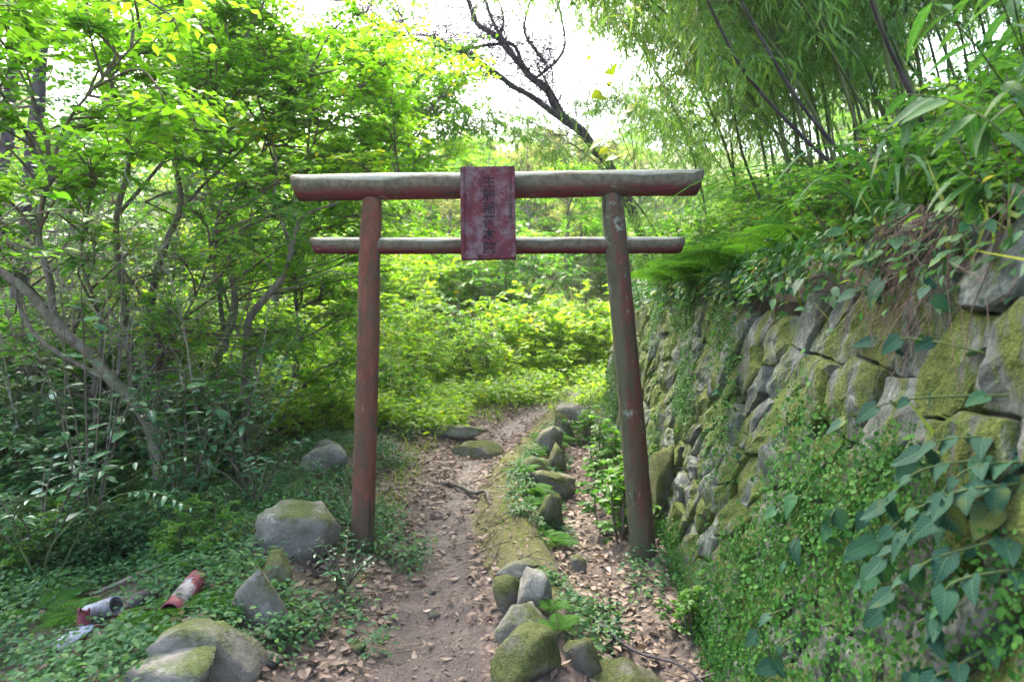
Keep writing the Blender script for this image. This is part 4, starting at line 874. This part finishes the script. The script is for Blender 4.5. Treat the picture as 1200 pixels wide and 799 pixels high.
gloss('glossy shrub with bluish leaves in front of the forked tree', 285, 5.2, 1.3, .5, 11, 22, .105)
gloss('low glossy shrub at the left edge of the undergrowth', 45, 4.0, .75, .5, 9, 16, .10)
gloss('glossy sapling with bright upright leaves by the leaning tree', 105, 4.3, 1.75, .45, 7, 16, .10)
gloss('small glossy shrub behind the large flat boulder', 300, 4.75, .5, .35, 8, 12, .075)
gloss('dark leaved seedling at the foot of the left gate post', 402, 3.7, .3, .2, 9, 9, .05)
x_, Y_ = (55 - 600) / F_PX * 3.7, 3.7; b_ = np.array([x_, Y_, hz(x_, Y_)])
leafy('pinnate_shrub', 'shrub with long feather like sprays of shiny leaflets on the left', 'shrub', b_, [[b_, P(15, 610, 3.7), P(70, 568, 3.65), P(165, 540, 3.6)], [b_, P(110, 600, 3.7), P(170, 575, 3.6), P(225, 595, 3.55)], [b_, P(60, 640, 3.6), P(130, 575, 3.9), P(240, 525, 4.0)]], 20, ov, .06, hang=.25, t0=.4, r=.006)
can = [blade_leaf('leaf', 1, .5, 0, .12, 6, 'canopyleaf')] if 'canopyleaf' in M else [blade_leaf('leaf', 1, .5, 0, .12, 6, 'broad')]
leafy('leafy_branch', 'bright leafy branch hanging in at the left edge', 'branch', P(-60, 300, 3.3), [[P(-60, 300, 3.3), P(10, 262, 3.3), P(75, 245, 3.25), P(120, 262, 3.2)], [P(-60, 320, 3.3), P(20, 300, 3.2), P(80, 290, 3.2)], [P(-40, 290, 3.3), P(30, 235, 3.35), P(70, 225, 3.4)]], 11, can, .085, hang=.15, r=.006, mat='twig')

pp = [shrub('leafy_plant', 'tuft of light green leaves climbing left of the right gate post', 'plant', None, 10, .55, .3, 'mid', size=.07)]
for px, Y, s_, lb in [(728, 4.6, 1.0, 'light green leafy plant climbing beside the right gate post'), (715, 5.2, .8, 'second leafy plant in the ditch behind the right gate post'), (705, 6.4, .9, 'leafy plant in the ditch near the slanting boulder'), (690, 7.6, .8, 'leafy plant in the far part of the ditch'), (808, 3.3, .45, 'low leafy plant in the litter at the wall foot')]:
    x = (px - 600) / F_PX * Y; pp[0]((x, Y, hz(x, Y)), U(0, 6), s_, label=lb)
# canes and thin dead stems in the left thicket
cm = []
for k_ in range(5):
    q = spl([(0, 0, -.1), (U(-.1, .1), U(-.1, .1), .8), (U(-.3, .3), U(-.2, .2), 1.7), (U(-.7, .7), U(-.4, .4), 2.6)], 5); g = G().add(*tube(q, np.linspace(.008, .003, len(q)), 5))
    A = q[R.integers(5, len(q), 16)]; B = A + ball(16) * np.array([.4, .4, .3]) + np.array([0, 0, .12]); g.add(*thin(A, (A + B) / 2, B, .004, .002)); cm.append(g.mesh('dead_stem', M['cane']))
for k_ in range(150):
    px, Y = U(-60, 270), U(5.0, 9.0); x = (px - 600) / F_PX * Y; o = obj('dead_stem', cm[k_ % 5])
    place(o, (x, Y, hz(x, Y)), U(0, 6.3), U(.5, 1.05), (U(-.35, .35), U(-.45, .45))); tag(o, 'thin grey dead stem in the thicket on the left', 'stem', 'dead stems in the left thicket')
for k_ in range(26):
    px, Y = U(440, 700), U(12.5, 16); x = (px - 600) / F_PX * Y; o = obj('dead_stem', cm[k_ % 5])
    place(o, (x, Y, hz(x, Y)), U(0, 6.3), U(.7, 1.0), (U(-.2, .2), U(-.2, .2))); tag(o, 'thin dry stem among the yellow green shrubs', 'stem', 'dry stems in the clearing')

# ------------------------------------------------------------------ ground plants, grass and litter
def on_ground(n, fx, fy, keep=None):
    y = fy(n); x = fx(y, n); 
    if keep is not None: k_ = keep(x, y); x, y = x[k_], y[k_]
    return np.stack([x, y, height(x, y)], -1)
def rosettes(g, pos, nl, size, h, tmpl=L_OVAL, rad=.05):
    n = len(pos); p_ = np.repeat(pos, nl, 0); an = U(0, 2 * PI, n * nl); r_ = rad * np.sqrt(U(0, 1, n * nl)); hh = h * U(.15, 1, n * nl) * np.repeat(U(.4, 1.3, n), nl)
    p_ = p_ + np.stack([np.cos(an) * r_, np.sin(an) * r_, hh], -1); d = np.stack([np.cos(an), np.sin(an), U(-.4, .5, n * nl)], -1)
    scatter(g, tmpl, p_, d, np.tile(UP, (n * nl, 1)) + R.normal(size=(n * nl, 3)) * .35, size * U(.6, 1.3, n * nl), np.clip(np.repeat(U(.1, .8, n), nl) + U(-.2, .2, n * nl), 0, 1))
ROCK_AT = np.array(ROCK_AT)
ROCK_AT = np.vstack([ROCK_AT, [[(px - 600) / F_PX * Y, Y, .11] for px, Y in ((201, 3.05), (209, 3.16), (220, 3.26), (230, 3.36), (103, 3.26), (120, 3.25), (135, 3.24), (97, 3.17), (85, 3.12), (165, 3.3))]])
def clear(p_): return np.all((p_[:, None, 0] - ROCK_AT[None, :, 0]) ** 2 + (p_[:, None, 1] - ROCK_AT[None, :, 1] + .05) ** 2 > (ROCK_AT[None, :, 2] * .95) ** 2, 1)
g = G()
p_ = on_ground(17000, lambda y, n: U(-4.6, -.75, n), lambda n: 2.0 + 7.0 * U(0, 1, n) ** 1.2, lambda x, y: (n2(x, y, 1.9, 5, 2) > -.16 + .6 * sstep(-1.4, -.7, x)) & (masks(x, y)[0] < .1))
p_ = p_[clear(p_)]; rosettes(g, p_, 8, .033, .14, rad=.08)
p_ = on_ground(2400, lambda y, n: ridge_x(y) + U(.02, .42, n), lambda n: U(3.0, 8.8, n), lambda x, y: n2(x, y, 2.5, 3, 7) > -.1); rosettes(g, p_, 7, .03, .05)
p_ = on_ground(420, lambda y, n: U(-1.05, -.56, n), lambda n: U(3.1, 4.9, n), lambda x, y: n2(x, y, 2.6, 3, 12) > .0); p_ = p_[clear(p_)]; rosettes(g, p_, 8, .034, .13, rad=.07)
p_ = on_ground(700, lambda y, n: wall_x(y) - U(-.05, .3, n), lambda n: U(2.4, 9.5, n), lambda x, y: n2(x, y, 1.5, 2, 4) > -.05); rosettes(g, p_, 8, .034, .14)
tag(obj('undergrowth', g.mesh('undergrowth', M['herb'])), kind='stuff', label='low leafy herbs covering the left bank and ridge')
g = G()
p_ = on_ground(9000, lambda y, n: U(-5, 3.0, n), lambda n: U(7.4, 14, n), lambda x, y: (masks(x, y)[0] < .15) & (x < wall_x(y)) & (np.abs(x - ridge_x(np.minimum(y, 9.4))) > .15) & ((x < -.6) | (y > 9.3))); rosettes(g, p_, 9, .08, .27, rad=.14)
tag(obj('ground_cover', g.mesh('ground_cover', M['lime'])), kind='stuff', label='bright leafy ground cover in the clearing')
def blades(g, pos, size, lean=.5):
    n = len(pos); d = np.stack([R.normal(size=n) * lean, R.normal(size=n) * lean, np.ones(n)], -1); scatter(g, L_BLADE, pos, d, R.normal(size=(n, 3)) + np.array([0, -.3, .4]), size * U(.5, 1.3, n), None, 1.0)
g = G()
blades(g, on_ground(4000, lambda y, n: U(-1.5, 3.0, n), lambda n: U(8.4, 13, n), lambda x, y: (masks(x, y)[0] < .2) & (x < wall_x(y))), .2)
blades(g, on_ground(3500, lambda y, n: U(-4, -.8, n), lambda n: U(3, 8, n), lambda x, y: n2(x, y, .9, 2, 8) > .1), .14, .7)
blades(g, on_ground(1500, lambda y, n: wall_x(y) + U(.35, 1.3, n), lambda n: U(1.2, 11, n)), .28, .8)
blades(g, on_ground(1500, lambda y, n: ridge_x(y) + U(-.1, .3, n), lambda n: U(3.4, 9, n)), .06, .7)
tag(obj('grass', g.mesh('grass', M['grass'])), kind='stuff', label='green grass in the clearing and along the banks')
g = G()
blades(g, on_ground(26000, lambda y, n: U(-1, 1, n) * y * .8, lambda n: 13 + 32 * U(0, 1, n) ** 1.5), .55, .5)
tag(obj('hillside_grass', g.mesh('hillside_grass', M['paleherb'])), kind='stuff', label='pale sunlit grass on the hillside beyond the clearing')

# small leaved creeper and moss tufts on the wall face
g = G(); n = 230000; uu, vv = U(.5, 10.3, n), U(-.05, 1.85, n)
lim = np.interp(uu, [.8, 2, 2.5, 3.4, 5, 10], [1.25, 1.35, 1.2, .35, .12, .2]); dens = .55 * n2(uu, vv, 1.9, 5, 6) + .62 * sstep(lim + .2, lim - .25, vv) - .20
k_ = U(-.25, .55, n) < dens; uu, vv = uu[k_], vv[k_]; p_ = wall_pt(uu, vv, U(.025, .085, len(uu)))
d = np.stack([U(-.5, .2, len(uu)), R.normal(size=len(uu)) * .8, -U(.1, 1, len(uu))], -1); scatter(g, L_ROUND, p_, d, np.array([-.9, -.1, .6]) + R.normal(size=(len(uu), 3)) * .4, .0125 * np.exp(R.normal(size=len(uu)) * .35), U(0, 1, len(uu)))
tag(obj('wall_creeper', g.mesh('wall_creeper', M['creeper'])), kind='stuff', label='tiny leaved green creeper spreading over the stone wall')
g = G(); n = 7000; uu = 1.2 + 9.1 * U(0, 1, n) ** .62; vv = wall_top(uu) + U(-.05, .14, n) - .05 * R.exponential(1, n); p_ = wall_pt(uu, vv, U(.0, .1, n))
d = np.stack([U(-1, .0, n), R.normal(size=n) * .6, -U(.0, .9, n)], -1); scatter(g, L_OVAL, p_, d, np.array([-.4, 0, 1.]) + R.normal(size=(n, 3)) * .4, .04 * np.exp(R.normal(size=n) * .3))
tag(obj('hanging_foliage', g.mesh('hanging_foliage', M['herb'])), kind='stuff', label='leafy growth hanging over the top of the wall')
# hanging roots over the upper stones
g = G(); n = 230; uu = np.concatenate([U(1.8, 2.3, 130), U(1.3, 6, 100)]); vv = wall_top(uu) + U(-.02, .12, n); A = wall_pt(uu, vv, U(.02, .06, n)); L = .06 + .4 * U(0, 1, n) ** 2
Mp = A + np.stack([R.normal(size=n) * .03, R.normal(size=n) * .05, -L * .5], -1); Mp[:, 0] -= .03; B = A + np.stack([-.05 - BAT * L * .6 + R.normal(size=n) * .03, R.normal(size=n) * .09, -L], -1); g.add(*thin(A, Mp, B, .0028, .001))
tag(obj('hanging_roots', g.mesh('hanging_roots', M['root'])), kind='stuff', label='brown roots hanging over the upper stones of the wall')
# long grass clump on the wall top
t = thing('grass_clump', 'clump of long arching grass blades on top of the wall', 'grass clump', tuple(P(1050, 255, 2.6)))
for k_ in range(26):
    a = U(0, 2 * PI); L = U(.3, .6); q0 = P(1050, 262, 2.6) + np.array([U(-.08, .08), U(-.1, .1), -.03]); dr = np.array([math.cos(a) - .5, math.sin(a), 0]); q = spl([q0, q0 + dr * L * .35 + UP * L * .45, q0 + dr * L * .8 + UP * L * .42, q0 + dr * L * 1.15 + UP * L * .1], 4)
    wv = .010 * np.sin(PI * np.linspace(.15, 1, len(q))) + .0005; s_ = unit(np.cross(dr, UP)); Vb = np.stack([q - s_ * wv[:, None], q + UP * -.003, q + s_ * wv[:, None]], 1).reshape(-1, 3); m = len(q)
    F = np.array([[i * 3 + j, i * 3 + j + 1, i * 3 + j + 4, i * 3 + j + 3] for i in range(m - 1) for j in (0, 1)]); part('blade', G().add(Vb, F, U(.1, .6)), M['broad'], t)

# fallen leaves: the 300 nearest are objects, the rest one litter mesh
def dry_mesh(w_, curl, fold):
    g = G(); n = 6; t = np.linspace(0, 1, n); wv = w_ * np.sin(PI * (.06 + .92 * t)) * .5; rows = []
    for k_ in range(n):
        for f in (-1, 0, 1): rows.append((f * wv[k_], t[k_] - .5, abs(f) * fold * wv[k_] + curl * (t[k_] - .5) ** 2 + .012))
    a, b_ = np.meshgrid(np.arange(n - 1), np.arange(2), indexing='ij'); g.add(rows, np.stack([a * 3 + b_, a * 3 + b_ + 1, (a + 1) * 3 + b_ + 1, (a + 1) * 3 + b_], -1).reshape(-1, 4), .5); return g.mesh('fallen_leaf', M['litter'])
dm = [dry_mesh(.42, .5, .2), dry_mesh(.36, -.35, .5), dry_mesh(.55, .25, -.35), dry_mesh(.48, .8, .7)]
cnt = 0
while cnt < 300:
    y = 2.6 + 3.4 * random.random() ** 1.3; x = random.uniform(-1.3, wall_x(y) - .05); pa = masks(np.array([x]), np.array([y]))[0][0]; onr = abs(x - ridge_x(y)) < .16
    if random.random() < (.86 if pa > .5 else .55 if onr else .55 if x < -.9 else .05): continue
    o = obj('fallen_leaf', dm[cnt % 4]); place(o, (x, y, hz(x, y) + .004), U(0, 6.3), U(.03, .078), (U(-.35, .35), U(-.35, .35)))
    tag(o, 'dry brown fallen leaf lying on the ground by the path', 'leaf', 'fallen leaves on the path and in the ditch'); cnt += 1
g = G()
p_ = on_ground(13000, lambda y, n: U(-2.0, 1.15, n), lambda n: 2.4 + 7.5 * U(0, 1, n), lambda x, y: (x < wall_x(y)) & (U(0, 1, len(x)) < np.where(masks(x, y)[0] > .4, .08 + .5 * sstep(3.6, 5, y), np.where(np.abs(x - ridge_x(y)) < .17, .12, 1.0))))
pB = on_ground(7000, lambda y, n: U(-6, -1.3, n), lambda n: 2.3 + 8 * U(0, 1, n) ** 1.5); p_ = np.vstack([p_, pB]); p_[:, 2] += U(.004, .03, len(p_)); an = U(0, 6.3, len(p_))
scatter(g, L_OVAL, p_, np.stack([np.cos(an), np.sin(an), U(-.3, .3, len(p_))], -1), UP + R.normal(size=(len(p_), 3)) * .4, .05 * U(.4, 1.4, len(p_)), None, .9)
pC = on_ground(5000, lambda y, n: path_x(y) + U(-.4, .4, n), lambda n: U(2.4, 9, n)); pC[:, 2] += .004; an = U(0, 6.3, len(pC)); scatter(g, L_OVAL, pC, np.stack([np.cos(an), np.sin(an), U(-.2, .2, len(pC))], -1), UP + R.normal(size=(len(pC), 3)) * .4, .02 * U(.3, 1.5, len(pC)), U(0, .8, len(pC)), .8)
tag(obj('leaf_litter', g.mesh('leaf_litter', M['litter2'] if 'litter2' in M else M['litter'])), kind='stuff', label='brown leaf litter covering the ditch and path edges')
g = G(); p_ = on_ground(900, lambda y, n: U(-4.0, 1.0, n), lambda n: U(2.5, 7, n), lambda x, y: (x < wall_x(y)) & (masks(x, y)[0] < .4)); an = U(0, 6.3, len(p_)); L = U(.08, .3, len(p_)); A = p_ + UP * .015; B = A + np.stack([np.cos(an) * L, np.sin(an) * L, U(0, .04, len(p_))], -1)
B[:, 2] = height(B[:, 0], B[:, 1]) + .02; g.add(*thin(A, (A + B) / 2 + UP * .01, B, .004, .002)); tag(obj('twig_litter', g.mesh('twig_litter', M['twig'])), kind='stuff', label='small dead twigs lying in the leaf litter')
def stick(nm, label, pts, r0, r1, mat, cat='stick'):
    q = [np.array([x, y, hz(x, y) + z]) for x, y, z in pts]; g = G(); limb(g, q, r0, r1, 7, 5, .15); return tag(obj(nm, g.mesh(nm, M[mat])), label, cat)
stick('tree_root', 'gnarled root crossing the path just beyond the gate', [(-.62, 5.85, -.01), (-.45, 5.7, .035), (-.3, 5.45, .04), (-.2, 5.2, .03), (-.16, 5.0, -.02)], .02, .014, 'bark', 'root')
stick('fallen_branch', 'thin dark fallen branch in the leaf litter at the wall foot', [(.42, 3.5, .02), (.58, 3.25, .05), (.75, 3.0, .06), (.85, 2.75, .03)], .010, .004, 'darkbark', 'branch')
stick('fallen_branch', 'forked grey fallen branch beside the bottom boulders', [(.5, 3.05, .03), (.65, 2.95, .05), (.9, 2.9, .06)], .008, .003, 'twig', 'branch')
stick('fallen_branch', 'dead branch lying in the herbs left of the boulders', [(-2.2, 3.6, .05), (-1.9, 3.75, .08), (-1.6, 3.8, .06), (-1.4, 4.0, .09)], .012, .005, 'bark', 'branch')

# ------------------------------------------------------------------ broken pipes lying on the left
def pipe(nm, label, a, b_, r, mat, arc=2 * PI, rot=0., wall_=.006, cat='pipe', jag=.0):
    a, b_ = np.array(a), np.array(b_); t = thing(nm, label, cat, tuple(a)); n, m = 24, 10; y = unit(b_ - a); x = unit(np.cross(y, UP)); z = np.cross(x, y); full = arc > 6.2
    an = rot + np.linspace(0, arc, n + 1); g = G(); V = []
    for rr in (r, r - wall_):
        for k_ in range(m):
            f = k_ / (m - 1) * np.ones(n + 1) * np.linalg.norm(b_ - a)
            if k_ == m - 1: f = f + jag * noise3(np.stack([an * 2.2, an * 0, an * 0], -1))
            V.append(a + y * f[:, None] + rr * (np.cos(an)[:, None] * x + np.sin(an)[:, None] * z) * (1 + .01 * (noise3(np.stack([an, an * 0 + k_, an * 0], -1))[:, None])))
    V = np.concatenate(V); w1 = n + 1; F = []
    for s_ in range(2):
        for k_ in range(m - 1):
            for j in range(n):
                q = [s_ * m * w1 + k_ * w1 + j, s_ * m * w1 + k_ * w1 + j + 1, s_ * m * w1 + (k_ + 1) * w1 + j + 1, s_ * m * w1 + (k_ + 1) * w1 + j]; F.append(q if not s_ else q[::-1])
    for k_ in (0, m - 1):
        for j in range(n): F.append([k_ * w1 + j, m * w1 + k_ * w1 + j, m * w1 + k_ * w1 + j + 1, k_ * w1 + j + 1])
    if not full:
        for j in (0, n):
            for k_ in range(m - 1): F.append([k_ * w1 + j, (k_ + 1) * w1 + j, m * w1 + (k_ + 1) * w1 + j, m * w1 + k_ * w1 + j])
    g.add(V, np.array(F)); part('shell', g, M[mat], t); return t
def gp(px, Y, dz): x = (px - 600) / F_PX * Y; return (x, Y, hz(x, Y) + dz)
t = pipe('broken_pipe', 'peeling red and white pipe lying tilted in the herbs', gp(199, 3.2, .028), gp(231, 3.50, .05), .047, 'pipe_red', jag=.02)
a, b_ = np.array(gp(199, 3.2, .028)), np.array(gp(231, 3.50, .05)); y = unit(b_ - a); part('collar', G().add(*tube([a + y * .22, a + y * .235, a + y * .25], .050, 24)), M['pipe_red'], t)
pipe('broken_pipe', 'short grey pipe stub lying on its side left of the red pipe', gp(103, 3.30, .06), gp(136, 3.27, .065), .045, 'pipe_grey')
pipe('broken_pipe', 'upright pink pipe stump beside the grey stub', gp(97, 3.2, -.02), tuple(np.array(gp(98, 3.2, .14))), .026, 'pipe_red', jag=.02)
pipe('pipe_shard', 'curved grey green shard of broken pipe in the lower left herbs', gp(68, 3.1, .0), gp(104, 3.2, .02), .06, 'pipe_grey', 1.9, .6, cat='pipe shard', jag=.03)
q = [np.array(gp(152, 3.28, .01)), np.array(gp(166, 3.32, .04)), np.array(gp(182, 3.38, .04))]; g = G(); limb(g, q, .036, .026, 10, 5, .25); tag(obj('rotten_log', g.mesh('rotten_log', M['pipe_dark'])), 'dark rotten log piece between the grey stub and the red pipe', 'log')

# ------------------------------------------------------------------ labels that single out the members of each group
ORD = 'first second third fourth fifth sixth seventh eighth ninth tenth eleventh twelfth thirteenth fourteenth fifteenth sixteenth seventeenth eighteenth nineteenth twentieth twenty-first twenty-second twenty-third twenty-fourth twenty-fifth'.split()
def ordinals(group, rows, fmt, per=12):
    m = [o for o in C.objects if o.get('group') == group and o.parent is None]; m.sort(key=lambda o: o.location.y); n = len(rows); k_ = -(-len(m) // n)
    for r_ in range(n):
        part_ = sorted(m[r_ * k_:(r_ + 1) * k_], key=lambda o: o.location.x / o.location.y)
        for i, o in enumerate(part_): o['label'] = fmt.format(ORD[i], rows[r_])
ordinals('yellow green shrubs in the clearing', ['nearest', 'second', 'third', 'farthest'], '{} yellow green shrub from the left in the {} row beyond the gate')
ordinals('undergrowth shrubs of the left grove', ['front', 'middle', 'back'], '{} mid green shrub from the left in the {} row of the left grove')
ordinals('evergreen shrubs under the left grove', ['front', 'middle', 'back'], '{} dark evergreen shrub from the left in the {} row under the grove')
ordinals('shrubs on the bank above the wall', ['nearest', 'second', 'third', 'farthest'], '{} leafy bank shrub from the left above the {} quarter of the wall')
ordinals('bamboo on the right bank', ['nearest', 'middle', 'farthest'], '{} arching bamboo from the left in the {} clump on the right bank')
ordinals('ferns on the wall top', ['nearest', 'farther'], '{} bright fern from the left on the {} half of the wall top')
ordinals('ferns along the ridge', ['near', 'middle', 'far'], '{} small fern from the left on the {} third of the mossy ridge')
ordinals('ferns in the left undergrowth', ['front', 'second', 'third', 'back'], '{} low fern from the left in the {} row of the left undergrowth')

# pale damp air between the trees
bm = bmesh.new(); bmesh.ops.create_cube(bm, size=1)
for v in bm.verts: v.co = Vector((v.co.x * 700, 150 + v.co.y * 620, 21 + v.co.z * 56))
me = bpy.data.meshes.new('haze'); bm.to_mesh(me); bm.free()
hm = bpy.data.materials.new('air'); hm.use_nodes = True; hm.node_tree.nodes.clear()
ho = hm.node_tree.nodes.new('ShaderNodeOutputMaterial'); hv = hm.node_tree.nodes.new('ShaderNodeVolumePrincipled')
hv.inputs['Color'].default_value = (.93, .96, 1, 1); hv.inputs['Density'].default_value = .0008; hv.inputs['Anisotropy'].default_value = .2
hm.node_tree.links.new(hv.outputs[0], ho.inputs['Volume']); me.materials.append(hm)
tag(obj('haze', me), kind='stuff', label='thin pale haze in the air')
zs = [(o.matrix_world @ Vector(c)).z for o in C.objects if o.type == 'MESH' and o.name != 'haze' for c in o.bound_box]; print('ZRANGE', min(zs), max(zs), GZ.min(), GZ.max())
